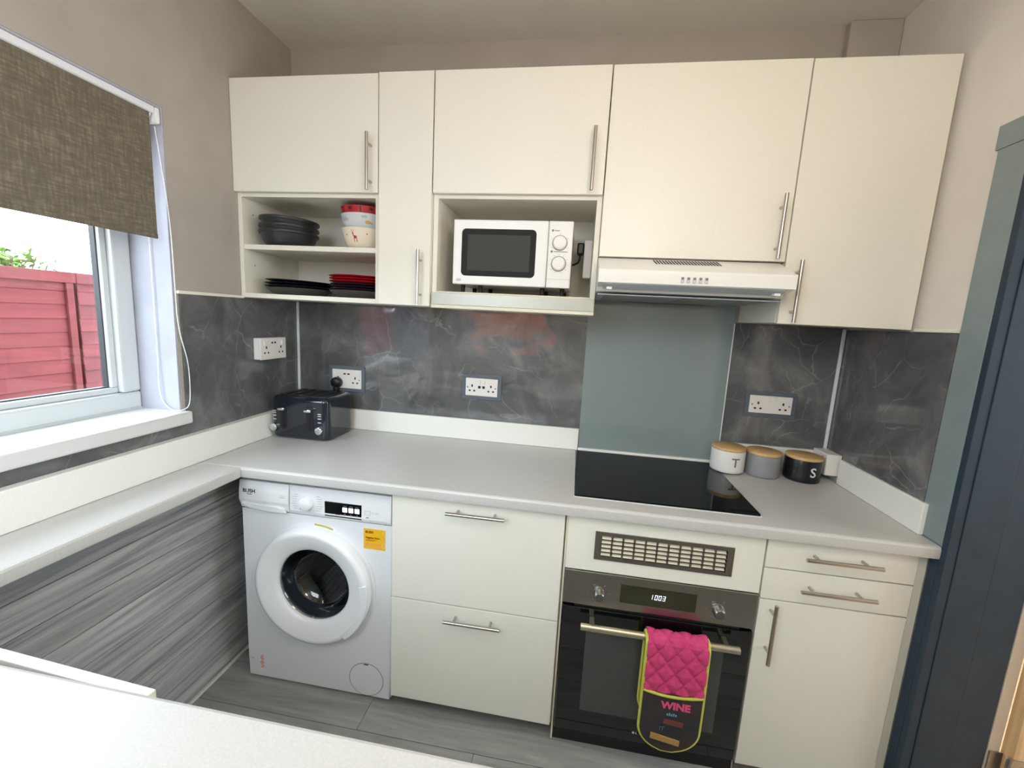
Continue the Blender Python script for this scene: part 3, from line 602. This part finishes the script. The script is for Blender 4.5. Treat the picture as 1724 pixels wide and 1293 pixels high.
for s, cx in ((-1, .094), (1, .219)):
    tr = part('lever_track', prism(rrect(cx-.016, cx+.016, .945, 1.062, .0155), yt-.0012, yt+.002, 'y'), 'black_plastic', to)
    part('track_slot', box(cx-.005, cx+.005, yt-.0018, yt, .95, 1.04), 'slot_dark', tr)
    part('lever', box(cx-.016, cx+.016, yt-.022, yt-.0015, 1.032, 1.044, .003), 'chrome', to)
    kx = cx+s*.045; kn = part('dial', lathe([(.0165, 0), (.0175, .004), (.016, .012), (.013, .0135)], 28, (kx, yt, .951), '-Y'), 'chrome', to)
    part('dial_grip', box(kx-.0025, kx+.0025, yt-.019, yt-.0125, .937, .965, .001), 'chrome', kn) if s > 0 else part('dial_grip', box(kx-.014, kx+.014, yt-.019, yt-.0125, .9485, .9535, .001), 'chrome', kn)
    b = nb()
    for z in (.984, 1.001, 1.013, 1.022): box(kx-.008, kx+.008, yt-.0006, yt+.001, z, z+.004, bm=b)
    part('button_marks', b, 'print_pale', to)

# ------------------------------------------------------------------ washing machine
wm = thing('washing_machine', 'white front loading washing machine under the worktop', 'washing machine', (.442, -.3, .001))
a0, a1, wy, wz0, wz1 = .1435, .7405, -.575, .014, .836
part('cabinet', box(a0, a1, wy+.012, -.06, wz0, wz1, .004), 'washer_white', wm)
# front panel with the porthole opening
DCX, DCZ, DR = .441, .456, .222
def ring_plate(x0, x1, z0, z1, cx, cz, r, y0, y1, n=64):
    b = nb(); outer = []; inner = []
    for k in range(n):
        a = 2*PI*k/n; c, s = math.cos(a), math.sin(a); inner.append((cx+r*c, cz+r*s))
        tx = ((x1-cx)/c if c > 0 else (x0-cx)/c) if abs(c) > 1e-6 else 1e9; tz = ((z1-cz)/s if s > 0 else (z0-cz)/s) if abs(s) > 1e-6 else 1e9
        tt = min(tx, tz); outer.append((cx+tt*c, cz+tt*s))
    for Y in (y0, y1):
        pass
    V = {(w_, Y): [b.verts.new((p[0], Y, p[1])) for p in (inner if w_ == 'i' else outer)] for w_ in 'io' for Y in (y0, y1)}
    for k in range(n):
        j = (k+1) % n
        b.faces.new((V['i', y0][k], V['i', y0][j], V['o', y0][j], V['o', y0][k])); b.faces.new((V['i', y1][k], V['o', y1][k], V['o', y1][j], V['i', y1][j]))
        b.faces.new((V['i', y0][k], V['i', y1][k], V['i', y1][j], V['i', y0][j])); b.faces.new((V['o', y0][k], V['o', y0][j], V['o', y1][j], V['o', y1][k]))
    for c_ in ((x0, z0), (x1, z0), (x0, z1), (x1, z1)):   # square off the corners
        near = sorted(range(n), key=lambda k: (outer[k][0]-c_[0])**2+(outer[k][1]-c_[1])**2)[:2]
        b.faces.new((b.verts.new((c_[0], y0, c_[1])), V['o', y0][near[0]], V['o', y0][near[1]]))
    return b
part('front_panel', ring_plate(a0, a1, wz0, .722, DCX, DCZ, .165, wy, wy+.0118), 'washer_white', wm, smooth=False)
dw = part('detergent_drawer', prism([(wy+.011, .836), (wy-.008, .836), (wy-.014, .80), (wy-.016, .765), (wy-.004, .728), (wy+.011, .722)], a0, .3445, 'x', .002), 'washer_trim', wm)
part('drawer_pull', prism([(.155, .752), (.225, .748), (.30, .748), (.325, .742), (.335, .728), (.26, .727), (.19, .733), (.165, .742)], wy-.0175, wy-.008, 'y', .0012), 'washer_white', dw)
part('brand_lettering', text('BUSH', .021, .186, wy-.0142, .797, bold=.0006), 'print_black', dw); b = box(.178, .198, wy-.0152, wy-.012, .785, .7875); part('brand_underline', b, 'print_black', dw)
b = box(.312, .332, wy-.0152, wy-.011, .791, .7925); box(.308, .334, wy-.0158, wy-.011, .785, .787, bm=b); part('model_print', b, 'print_pale', dw)
cp = part('control_panel', prism([(wy+.011, .836), (wy-.006, .836), (wy-.010, .74), (wy-.004, .727), (wy+.011, .722)], .3465, a1, 'x', .002), 'washer_trim', wm)
pf = lambda z: wy-.006-.004*(.836-z)/.096
part('programme_dial', lathe([(.026, 0), (.026, .004), (.0235, .018), (.021, .020)], 40, (.4165, pf(.775), .775), '-Y'), 'washer_trim', cp)
part('dial_pointer', box(.4015, .4035, pf(.775)-.0206, pf(.775)-.015, .757, .763), 'print_grey', cp)
b = nb()
for k in range(7):
    for sx, ln in ((-1, .024), (1, .024)):
        z = .802-k*.0088; xx = .4165+sx*(.036+.006*math.sin(k*PI/6)); l2 = ln*(.6+.4*((k*37) % 10)/10)
        box(min(xx, xx+sx*l2), max(xx, xx+sx*l2), pf(z)-.0004, pf(z)+.001, z, z+.0022, bm=b)
part('programme_list', b, 'print_pale', cp)
zc_, yc_ = .764, pf(.775)-.001
dp = part('display', box(.487, .629, yc_-.0002, yc_+.003, .736, .791), 'display', cp)
for k in range(3): part('touch_button', prism(rrect(.556+k*.0235, .5745+k*.0235, .758, .776, .002), yc_-.0008, yc_, 'y'), 'button_lit', dp)
b = nb()
for k in range(3): box(.559+k*.0235, .572+k*.0235, yc_-.0006, yc_, .7805, .7825, bm=b); box(.563+k*.0235, .567+k*.0235, yc_-.0006, yc_, .745, .752, bm=b)
box(.528, .545, yc_-.0006, yc_, .7445, .7465, bm=b); box(.514, .517, yc_-.0006, yc_, .7445, .7475, bm=b); part('display_print', b, 'print_grey', dp)
b = box(.641, .643, yc_-.0002, yc_+.002, .757, .774); box(.661, .663, yc_-.0002, yc_+.002, .757, .774, bm=b); box(.643, .661, yc_-.0002, yc_+.002, .7725, .774, bm=b); box(.643, .661, yc_-.0002, yc_+.002, .757, .7585, bm=b); box(.668, .677, yc_-.0002, yc_+.002, .768, .7695, bm=b); box(.68, .695, yc_-.0002, yc_+.002, .768, .7695, bm=b); box(.668, .695, yc_-.0002, yc_+.002, .7635, .7645, bm=b); part('start_button', b, 'print_pale', cp)
part('start_print', box(.646, .657, yc_-.0002, yc_+.002, .7465, .749), 'print_black', cp)
# porthole door
dd = part('door', lathe([(.226, -.001), (.228, .008), (.227, .030), (.223, .041), (.214, .046), (.206, .0455), (.158, .030), (.148, .025), (.143, .019), (.141, .012), (.141, .004), (.150, .0), (.165, -.001)], 72, (DCX, wy, DCZ), '-Y', cap0=False, cap1=False), 'washer_trim', wm)
part('door_surround', lathe([(.240, 0), (.240, .002), (.227, .003), (.227, 0)], 72, (DCX, wy, DCZ), '-Y', cap0=False, cap1=False), 'washer_white', dd)
part('hinge_tape', prism([(DCX+.233*math.cos(a)+0, DCZ+.233*math.sin(a)) for a in [math.radians(v) for v in (72, 78, 84, 90)]] + [(DCX+.2395*math.cos(a), DCZ+.2395*math.sin(a)) for a in [math.radians(v) for v in (90, 84, 78, 72)]], wy-.0032, wy-.002, 'y'), 'tape_yellow', dd)
hg = [(DCX+.2275*math.cos(math.radians(a)), DCZ+.2275*math.sin(math.radians(a))) for a in range(-52, 13, 4)] + [(DCX+.200*math.cos(math.radians(a)), DCZ+.200*math.sin(math.radians(a))) for a in range(12, -53, -4)]
part('door_grip', prism(hg, wy-.0475, wy-.03, 'y', .002), 'washer_trim', dd)
part('porthole', lathe([(.1405, .012), (.135, .004), (.128, -.03), (.112, -.062), (.075, -.075), (.001, -.08)], 56, (DCX, wy, DCZ), '-Y', cap0=False), 'porthole_glass', dd)
part('bellows', lathe([(.164, -.0005), (.168, -.02), (.155, -.05), (.150, -.075), (.165, -.085)], 56, (DCX, wy, DCZ), '-Y', cap0=False, cap1=False), 'socket_surround', wm)
# drum sits behind an opening in the cabinet: the cabinet is a shell, so cut it
cab = [c for c in wm.children if c.name.startswith('cabinet')][0]
bmc = nb()
for a in ((a0, a0+.006, wy+.012, -.06, wz0, wz1), (a1-.006, a1, wy+.012, -.06, wz0, wz1), (a0+.006, a1-.006, wy+.012, -.06, wz1-.006, wz1), (a0+.006, a1-.006, wy+.012, -.06, wz0, wz0+.006), (a0+.006, a1-.006, -.066, -.06, wz0+.006, wz1-.006), (a0+.006, a1-.006, wy+.012, wy+.018, .69, wz1-.006)): box(*a, bm=bmc)
bmesh.ops.translate(bmc, verts=bmc.verts, vec=-ORG[wm.name]); bmc.to_mesh(cab.data); bmc.free()
part('drum', lathe([(.166, -.088), (.235, -.095), (.24, -.38), (.05, -.40), (.001, -.40)], 56, (DCX, wy, DCZ), '-Y', cap0=False), 'drum_steel', wm)
for q in (100, 220, 340):
    a = math.radians(q); c = Vector((DCX+.215*math.cos(a), wy+.24, DCZ+.215*math.sin(a))); bq = box(-.03, .03, -.13, .13, -.02, .03, .012); bmesh.ops.transform(bq, matrix=Matrix.Translation(c) @ Matrix.Rotation(-(a-PI/2)+PI, 4, 'Y'), verts=bq.verts); part('drum_paddle', bq, 'drum_dark', wm)
part('filter_cover', lathe([(.0675, 0), (.0675, .001), (.066, .0018), (.065, .0018)], 48, (.643, wy, .083), '-Y'), 'washer_white', wm); part('filter_ring', lathe([(.0695, 0), (.0695, .0006)], 48, (.643, wy, .083), '-Y'), 'print_grey', wm)
part('filter_notch', box(.634, .652, wy-.0026, wy-.001, .146, .1495), 'print_black', wm)
sk = part('sticker', box(.633, .716, wy-.0008, wy+.0002, .624, .702), 'sticker_yellow', wm, 'yellow register now sticker')
ys = wy-.0011
part('sticker_lettering', text('BUSH', .0125, .655, ys, .689, bold=.0005), 'sticker_text', sk)
b = text('Register Now', .0095, .641, ys, .668, align='LEFT', bold=.0003); box(.641, .683, ys, ys+.0005, .659, .6605, bm=b); box(.641, .675, ys, ys+.0005, .655, .6565, bm=b); part('sticker_print', b, 'sticker_text', sk)
b = box(.641, .651, ys, ys+.0005, .636, .645)
for z in (.634, .639, .644): box(.655, .700, ys, ys+.0005, z, z+.0015, bm=b)
part('sticker_block', b, 'energy_orange', sk)
b = nb()
for k in range(26):
    x = .700+random.random()*.013; z = .627+random.random()*.072; box(x, x+.003, ys, ys+.0005, z, z+.003, bm=b)
part('sticker_dots', b, 'sticker_pale', sk)
b = nb()
for k in range(9): z = .052+k*.0062; box(.196+.004*math.sin(k*1.7), .208+.003*math.sin(k*2.3), wy-.0006, wy+.001, z, z+.0042, bm=b)
part('energy_label', b, 'energy_orange', wm); b = box(.153, .166, wy-.0006, wy+.001, .087, .090); box(.153, .166, wy-.0006, wy+.001, .083, .0855, bm=b); part('corner_print', b, 'print_pale', wm)
for x in (.18, .70):
    for y in (-.53, -.12): part('foot', lathe([(.018, .001), (.016, .016)], 14, (x, y, 0)), 'rubber', wm)

# ------------------------------------------------------------------ base units
YB_ = -.597
du = thing('drawer_unit', 'white base unit with two deep drawers beside the washing machine', 'drawer unit', (1.05, -.3, 0))
part('side_panel', box(.7495, .7675, -.578, -.04, .05, .858), 'carcass_white', du); part('side_panel', box(1.333, 1.353, -.578, -.04, .05, .858), 'cream_edge', du); part('top_rail', box(.7675, 1.333, -.578, -.48, .845, .858), 'carcass_white', du)
part('base_panel', box(.7675, 1.333, -.578, -.04, .06, .078), 'carcass_white', du); part('plinth', box(.7675, 1.333, -.53, -.515, 0, .06), 'black_plastic', du)
d_ = door(du, .7505, 1.3495, .4665, .8565, None, YB_, 'drawer'); bar_handle(.953, .8225, 1.153, .8235, YB_, d_)
d_ = door(du, .7505, 1.3495, .0575, .4625, None, YB_, 'drawer'); bar_handle(.956, .4225, 1.156, .4235, YB_, d_)
oh = thing('oven_housing', 'white oven housing with a ventilation grille under the hob', 'housing', (1.66, -.3, 0))
part('side_panel', box(1.3545, 1.3605, -.59, -.04, .0, .858), 'cream_edge', oh); part('side_panel', box(1.9665, 1.9685, -.585, -.04, .0, .858), 'cream_edge', oh)
GX0, GX1, GZ0, GZ1 = 1.451, 1.877, .714, .811
b = nb()
for a in ((1.361, GX0+.006, .6695, .8565), (GX1-.006, 1.9645, .6695, .8565), (GX0+.006, GX1-.006, .6695, GZ0+.006), (GX0+.006, GX1-.006, GZ1-.006, .8565)): box(a[0], a[1], YB_, YB_+.018, a[2], a[3], bm=b)
part('vent_panel', b, 'cabinet_white', oh)
b = nb(); NXs, NZs = 11, 5; ix0, ix1, iz0, iz1 = GX0+.019, GX1-.019, GZ0+.013, GZ1-.013; pw, ph = (ix1-ix0)/NXs, (iz1-iz0)/NZs; yg = YB_-.004
for a in ((GX0, ix0, GZ0, GZ1), (ix1, GX1, GZ0, GZ1), (ix0, ix1, GZ0, iz0), (ix0, ix1, iz1, GZ1)): box(a[0], a[1], yg, YB_+.004, a[2], a[3], bm=b)
for k in range(1, NXs): box(ix0+k*pw-.0025, ix0+k*pw+.0025, yg+.001, YB_+.003, iz0, iz1, bm=b)
for k in range(1, NZs): box(ix0, ix1, yg+.001, YB_+.003, iz0+k*ph-.0013, iz0+k*ph+.0013, bm=b)
gr = part('vent_grille', b, 'oven_steel', oh, 'steel grille with rows of slots')
part('grille_recess', box(GX0+.007, GX1-.007, YB_+.017, YB_+.0178, GZ0+.007, GZ1-.007), 'slot_dark', gr)
sl = prism([(-.003, -ph*.34), (-.0005, -ph*.38), (.008, ph*.26), (.006, ph*.34)], -(pw/2-.0028), pw/2-.0028, 'x')
og = ORG[oh.name]; base = None
for i_ in range(NXs):
    for k in range(NZs):
        loc = Vector((ix0+(i_+.5)*pw, YB_+.0015, iz0+(k+.5)*ph)) - og
        if base is None: base = mesh_obj('slat', sl, 'grille_slat', smooth=False); base.parent = gr; base.location = loc
        else: twin(base, gr, loc)
ov = thing('oven', 'built-in oven with black glass door and steel control panel', 'oven', (1.66, -.3, .04))
OX0, OX1 = 1.3615, 1.9645
part('body', box(OX0+.015, OX1-.015, -.56, -.06, .045, .66), 'black_plastic', ov)
cp = part('control_panel', box(OX0, OX1, YB_-.004, YB_+.03, .545, .6665, .003), 'oven_steel', ov); yo = YB_-.004
dp = part('display', box(1.546, 1.784, yo-.0008, yo+.002, .574, .638), 'display_olive', cp)
SEG = {'0': 'abcdef', '1': 'bc', '3': 'abcdg'}
def seven(ch, x, z, h, wd, th, y, b):
    g = {'a': (0, h-th, wd, h), 'd': (0, 0, wd, th), 'g': (0, h/2-th/2, wd, h/2+th/2), 'f': (0, h/2, th, h), 'b': (wd-th, h/2, wd, h), 'e': (0, 0, th, h/2), 'c': (wd-th, 0, wd, h/2)}
    for s in SEG[ch]:
        q = g[s]; vs = [(x+px_+pz_*.12, z+pz_) for px_, pz_ in ((q[0], q[1]), (q[2], q[1]), (q[2], q[3]), (q[0], q[3]))]; prism(vs, y-.0004, y, 'y', bm=b)
b = nb()
for k, ch in enumerate('1003'): seven(ch, 1.6425+k*.0122-(.003 if k == 0 else 0), .600, .0165, .0084, .0015, yo-.0009, b)
part('clock_digits', b, 'digit', dp, 'white clock digits reading 1003')
for x in (1.478, 1.850):
    part('dial', lathe([(.021, 0), (.021, .003), (.0185, .004), (.0175, .026), (.0145, .03), (.012, .030)], 36, (x, yo, .597), '-Y'), 'oven_steel', cp)
    part('dial_face', lathe([(.0125, .0295), (.0125, .0305)], 24, (x, yo, .597), '-Y'), 'drum_dark', cp)
    b = nb()
    for q in range(-60, 241, 60): a = math.radians(q); lathe([(.0014, 0), (.0014, .0004)], 8, (x+.034*math.cos(a), yo, .597+.03*math.sin(a)), '-Y', b)
    part('dial_marks', b, 'print_pale', cp)
od = part('door', box(OX0+.002, OX1-.002, YB_-.006, YB_+.03, .062, .537, .003), 'black_glass', ov)
part('door_window', box(1.447, 1.885, YB_-.0066, YB_-.006, .15, .455), 'oven_window', od); part('door_vent', box(OX0+.04, OX1-.04, YB_+.0, YB_+.02, .5375, .5445), 'slot_dark', ov)
b = lathe([(.0042, 0), (.0042, .0004)], 16, (1.634, YB_-.0062, .098), '-Y'); box(1.642, 1.6437, YB_-.0066, YB_-.006, .094, .102, bm=b); box(1.642, 1.646, YB_-.0066, YB_-.006, .094, .0955, bm=b); part('logo', b, 'print_white', od)
HY, HZ = -.647, .5005
part('handle', tube([(1.425, HY, HZ), (1.912, HY, HZ)], .0118, 18), 'oven_bar', ov, 'brushed steel door bar')
for x in (1.462, 1.876): part('handle_bracket', prism([(YB_-.0065, .510), (YB_-.0065, .488), (HY-.002, HZ-.007), (HY-.002, HZ+.008)], x-.0075, x+.0075, 'x', .0015), 'oven_bar', ov)
part('bottom_rail', box(OX0, OX1, -.585, -.57, .0, .06), 'black_plastic', oh)
bc = thing('base_cabinet', 'white base unit with two slim drawers above a door', 'cabinet', (2.18, -.3, 0))
part('side_panel', box(1.9695, 1.986, -.578, -.04, .05, .858), 'cream_edge', bc); part('side_panel', box(2.368, 2.3845, -.578, -.04, .05, .858), 'cream_edge', bc); part('top_rail', box(1.986, 2.368, -.578, -.48, .845, .858), 'carcass_white', bc)
part('base_panel', box(1.986, 2.368, -.578, -.04, .06, .078), 'carcass_white', bc); part('plinth', box(1.986, 2.368, -.53, -.515, 0, .06), 'black_plastic', bc)
d_ = door(bc, 1.9705, 2.3815, .7605, .8565, None, YB_, 'drawer'); bar_handle(2.067, .8155, 2.272, .8155, YB_, d_)
d_ = door(bc, 1.9705, 2.3815, .6555, .7565, None, YB_, 'drawer'); bar_handle(2.067, .7115, 2.272, .7115, YB_, d_)
door(bc, 1.9705, 2.3815, .048, .6515, (2.006, .453, 2.006, .655), YB_)
part('filler_strip', box(2.3855, XR-.0105, -.59, -.572, .0, .858, .001), 'carcass_white', bc)

# ------------------------------------------------------------------ oven mitt on the door bar
mt = thing('oven_mitt', 'pink quilted double oven mitt with dark pockets hanging on the oven bar', 'oven mitt', (1.725, HY, .13))
MX, MW = 1.7245, .0925
path = []
for k in range(26): path.append((HY-.0215-.004*math.sin(PI*k/25), .128+(.500-.128)*k/25))
for k in range(1, 9): a = PI*k/9; path.append((HY-.0175*math.cos(a), HZ+.0175*math.sin(a)))
for k in range(22): path.append((HY+.0178, .498-(.498-.185)*k/21))
def mitt_w(s, tot):                     # half width narrows round at both ends
    e = min(s, tot-s); R = .085
    return MW*(1.0 if e > R else math.sqrt(max(1-((R-e)/R)**2, .04)))
L_ = [0]
for p, q in zip(path, path[1:]): L_.append(L_[-1]+math.hypot(p[0]-q[0], p[1]-q[1]))
NU = 44
def sheet(rng, off, quilt, top_curve=None):
    b = nb(); rows = []
    for i_ in rng:
        s = L_[i_]; hw = mitt_w(s, L_[-1])-.002; y, z = path[i_]
        a = path[max(i_-1, 0)]; c = path[min(i_+1, len(path)-1)]; tx, tz = c[0]-a[0], c[1]-a[1]; l = math.hypot(tx, tz); ny, nz = -tz/l, tx/l
        row = []
        for k in range(NU+1):
            u = -1+2*k/NU; x = u*hw; q = 0
            if quilt and not (i_ < 100 and z < .34): q = .0085*min(abs(math.sin((x+s*.8)*PI/.056)), abs(math.sin((x-s*.8)*PI/.056)))**.6
            o_ = off+q; zz_ = z
            if top_curve and i_ == rng[-1]: zz_ = z-.012*(1-u*u)
            row.append(b.verts.new((MX+x, y+ny*o_, zz_+nz*o_)))
        rows.append(row)
    for A, Bq in zip(rows, rows[1:]):
        for k in range(NU): b.faces.new((A[k], A[k+1], Bq[k+1], Bq[k]))
    return b
def dense(n):                           # finer path for the quilting
    global path, L_
    tot = L_[-1]; out = []
    for k in range(n+1):
        s = tot*k/n; j = max(i for i in range(len(L_)) if L_[i] <= s+1e-9); j = min(j, len(path)-2); f = (s-L_[j])/(L_[j+1]-L_[j]); out.append((path[j][0]+(path[j+1][0]-path[j][0])*f, path[j][1]+(path[j+1][1]-path[j][1])*f))
    path = out; L_ = [tot*k/n for k in range(n+1)]
dense(190)
q_ = part('quilted_pad', sheet(range(len(path)), 0, True), 'quilt_pink', mt, 'pink diamond quilting')
md = q_.modifiers.new('thick', 'SOLIDIFY'); md.thickness = .004; md.offset = -1
nf = max(i for i in range(len(path)) if path[i][1] < .347 and i < 100)
pk = part('pocket', sheet(range(0, nf+1), .0075, False, True), 'pocket_dark', mt, 'dark printed pocket'); md = pk.modifiers.new('thick', 'SOLIDIFY'); md.thickness = .002; md.offset = -1
edge = []
for i_ in range(len(path)): edge.append(Vector((MX-mitt_w(L_[i_], L_[-1]), path[i_][0]-(.003 if i_ < 100 else 0), path[i_][1])))
right = [Vector((2*MX-v.x, v.y, v.z)) for v in edge[::-1]]
part('binding', tube(edge+right, .0052, 8, closed=True), 'binding_lime', mt, 'lime yellow edge binding')
yp_ = path[nf][0]-.0095
part('binding', tube([(MX-MW+.002+k*(2*MW-.004)/12, yp_, path[nf][1]-.012*(1-(-1+k/6)**2)) for k in range(13)], .0046, 8), 'binding_lime', mt)
yw_ = HY-.0215-.004-.0079
part('wine_lettering', text('WINE', .034, MX+.012, yw_-.0008, .298, bold=.0016), 'mitt_pink_print', pk, 'pink word WINE')
b = nb()
for k in range(5): box(MX-.012+k*.0065, MX-.008+k*.0065, yw_-.001, yw_, .263, .270+.003*(k % 2), bm=b)
part('small_lettering', b, 'mitt_blue_print', pk)
part('small_lettering', text('IT', .02, MX-.022, yw_-.0004, .212), 'socket_surround', pk)
part('brown_print', prism([(MX-.02, .232), (MX+.04, .226), (MX+.042, .246), (MX-.018, .25)], yw_-.0006, yw_+.0003, 'y'), 'mitt_brown', pk)
part('tan_tag', prism([(MX-.055, .172), (MX+.035, .158), (MX+.036, .176), (MX-.054, .192)], yw_-.0012, yw_+.0035, 'y'), 'mitt_tan', pk, 'tan printed strip')

# ------------------------------------------------------------------ roller blind and chain
bl = thing('roller_blind', 'olive brown woven roller blind half lowered over the window', 'blind', (WL, -1.16, 1.68))
bx_ = WL-.012
part('fabric', box(bx_-.0012, bx_, -1.668, -.676, 1.69, 2.058), 'blind_fabric', bl)
part('roller_tube', tube([(bx_-.017, -1.668, 2.06), (bx_-.017, -.67, 2.06)], .017, 18), 'roller_white', bl); part('cassette', prism([(bx_+.006, 2.079), (bx_+.006, 2.062), (bx_+.002, 2.058), (bx_-.04, 2.0795)], -1.672, -.664, 'y', .001), 'roller_white', bl)
part('bracket', box(bx_-.04, bx_+.012, -.6635, -.6495, 2.03, 2.0788, .005), 'white_plastic', bl)
part('hem_bar', box(bx_-.004, bx_+.003, -1.668, -.676, 1.675, 1.69, .002), 'blind_fabric', bl)
pts = [at(252, 400, 0, WL-.07), at(257, 470, 0, WL-.07), at(264, 545, 0, WL-.07), at(270, 600, 0, WL-.07), at(268, 650, 0, WL-.068), at(275, 676, 0, WL-.06), at(290, 691, 0, WL-.02), at(306, 692, 0, WL+.012), at(318, 682, 0, WL+.012), at(320, 655, 0, WL+.012), at(316, 610, 0, WL+.012), at(304, 565, 0, WL+.012), at(298, 530, 0, WL+.012), at(295, 490, 0, WL+.012), at(284, 360, 0, WL+.004), at(266, 215, 0, WL-.02)]
pts[0] = Vector((WL-.035, -.66, 2.04)) if False else pts[0]
def spline(P, k=8):
    out = []
    for i_ in range(len(P)-1):
        p0_, p1_, p2_, p3_ = P[max(i_-1, 0)], P[i_], P[i_+1], P[min(i_+2, len(P)-1)]
        for j in range(k):
            t = j/k; out.append(.5*((2*p1_)+(-p0_+p2_)*t+(2*p0_-5*p1_+4*p2_-p3_)*t*t+(-p0_+3*p1_-3*p2_+p3_)*t**3))
    return out+[P[-1]]
pts = [Vector((WL-.04, -.658, 2.03)), at(244, 300, 0, WL-.065)] + pts
for v in pts: v.y = min(v.y, WY1-.012) if v.x < WL-.002 else v.y; v.z = max(v.z, WZ0+.05)
sp = spline(pts, 10); part('pull_chain', tube(sp, .0012, 5), 'chain_white', bl, 'white beaded pull chain')
b = nb(); acc = 0
for p, q in zip(sp, sp[1:]):
    l = (q-p).length; 
    while acc < l:
        bmesh.ops.create_icosphere(b, subdivisions=1, radius=.0024, matrix=Matrix.Translation(p.lerp(q, acc/l))); acc += .0065
    acc -= l
ch = part('chain_beads', b, 'chain_white', bl); ch['kind'] = 'stuff'

# ------------------------------------------------------------------ outdoors
struct('ground_outside', box(-14, WL-.27, -14, 14, -.3, -.15), 'paving'); 
FXX = -2.3; pitch = .0975
def fence_panel(yc, label, wd, bat=(-1, 1)):
    t = thing('garden_fence', label, 'fence', (FXX, yc, -.15), group='red fence panels outside the window', local=True); src = None
    for k in range(18):
        z = k*pitch+.0
        if src is None:
            src = part('board', prism([(.0, -.012), (.010, -.01), (.002, .099), (-.004, .099)], -wd/2, wd/2, 'y'), 'fence_red', t, smooth=False); src.location = (0, 0, z+.012)
        else:
            o = twin(src, t, (0, 0, z+.012)); o.rotation_euler.x = random.uniform(-.003, .003)
    for s in bat: part('batten', box(.010, .03, s*(wd/2-.02)-.022, s*(wd/2-.02)+.022, 0, 17.6*pitch, .002), 'fence_red', t)
    part('cap_rail', box(-.03, .034, -wd/2-.0195, wd/2+.0195, 17.6*pitch, 17.6*pitch+.075, .004), 'fence_red', t)
    return t
fence_panel(-.16, 'red overlap fence panel left of the joint outside the window', 1.7); fence_panel(1.62, 'red overlap fence panel right of the joint outside the window', 1.78, (1,)); fence_panel(-1.95, 'red overlap fence panel hidden further along outside the window', 1.8)
for yc_p in (-3.8, -5.65, -7.5): fence_panel(yc_p, 'red overlap fence panel further along, seen only mirrored in the splashback', 1.8)
single('fence_post', box(FXX-.08, FXX-.033, .66, .76, -.15, 1.63, .003), 'fence_red', 'red post behind the joint of the two fence panels', 'fence post', (FXX-.04, .71, -.15))
sh = thing('shrub', 'sunlit pale green shrub poking over the red fence', 'shrub', (-2.75, .62, -.15)); b = nb(); tw = nb()
for k in range(34):
    base_ = Vector((-2.75+random.uniform(-.1, .1), .62+random.uniform(-.25, .2), 1.2)); tip = Vector((-2.72+random.uniform(-.15, .15), random.uniform(.42, .80), random.uniform(1.66, 1.79))); tube([base_, base_.lerp(tip, .5)+Vector((0, 0, .03)), tip], .004, 5, tw)
    for j in range(26):
        c = base_.lerp(tip, random.uniform(.45, 1.05))+Vector([random.uniform(-.05, .05) for _ in range(3)]); qn = Quaternion([random.gauss(0, 1) for _ in range(4)]).normalized(); s = random.uniform(.02, .036)
        vs = [b.verts.new(c+qn @ Vector(v)*s) for v in ((-1, 0, 0), (0, .45, .1), (1, 0, 0), (0, -.45, .1))]; b.faces.new(vs)
tube([(-2.75, .62, -.15), (-2.75, .63, 1.25)], .02, 8, tw)
lf = part('foliage', b, 'leaf_green', sh, smooth=False); lf['kind'] = 'stuff'; part('stem', tw, 'twig', sh)
struct('wall_outside', box(-.6, 2.6, -4.6, -4.4, -.3, 1.62), 'brick_orange', 'orange brick wall outside the sink window')
struct('ground_behind', box(-14, 8, -14, YF-.21, -.3, -.151), 'paving')

# ------------------------------------------------------------------ unseen fill lamp above the viewer, added to light the room
LX, LY, LZ, LR = 1.62, -1.55, 2.03, .19
lp = thing('fill_lamp', 'round fill lamp hung out of view, added to light the kitchen', 'lamp', (LX, LY, ZC))
part('ceiling_rose', lathe([(.05, ZC-.001), (.05, ZC-.012), (.02, ZC-.03)], 24, (LX, LY, 0)), 'white_plastic', lp)
part('cord', tube([(LX, LY, ZC-.03), (LX, LY, LZ+LR)], .003, 8), 'white_plastic', lp)
part('fill_globe', lathe([(max(LR*math.cos(math.radians(q)), .004), LZ+LR*math.sin(math.radians(q))) for q in range(-88, 89, 8)], 32, (LX, LY, 0)), 'fill_lamp_glow', lp)
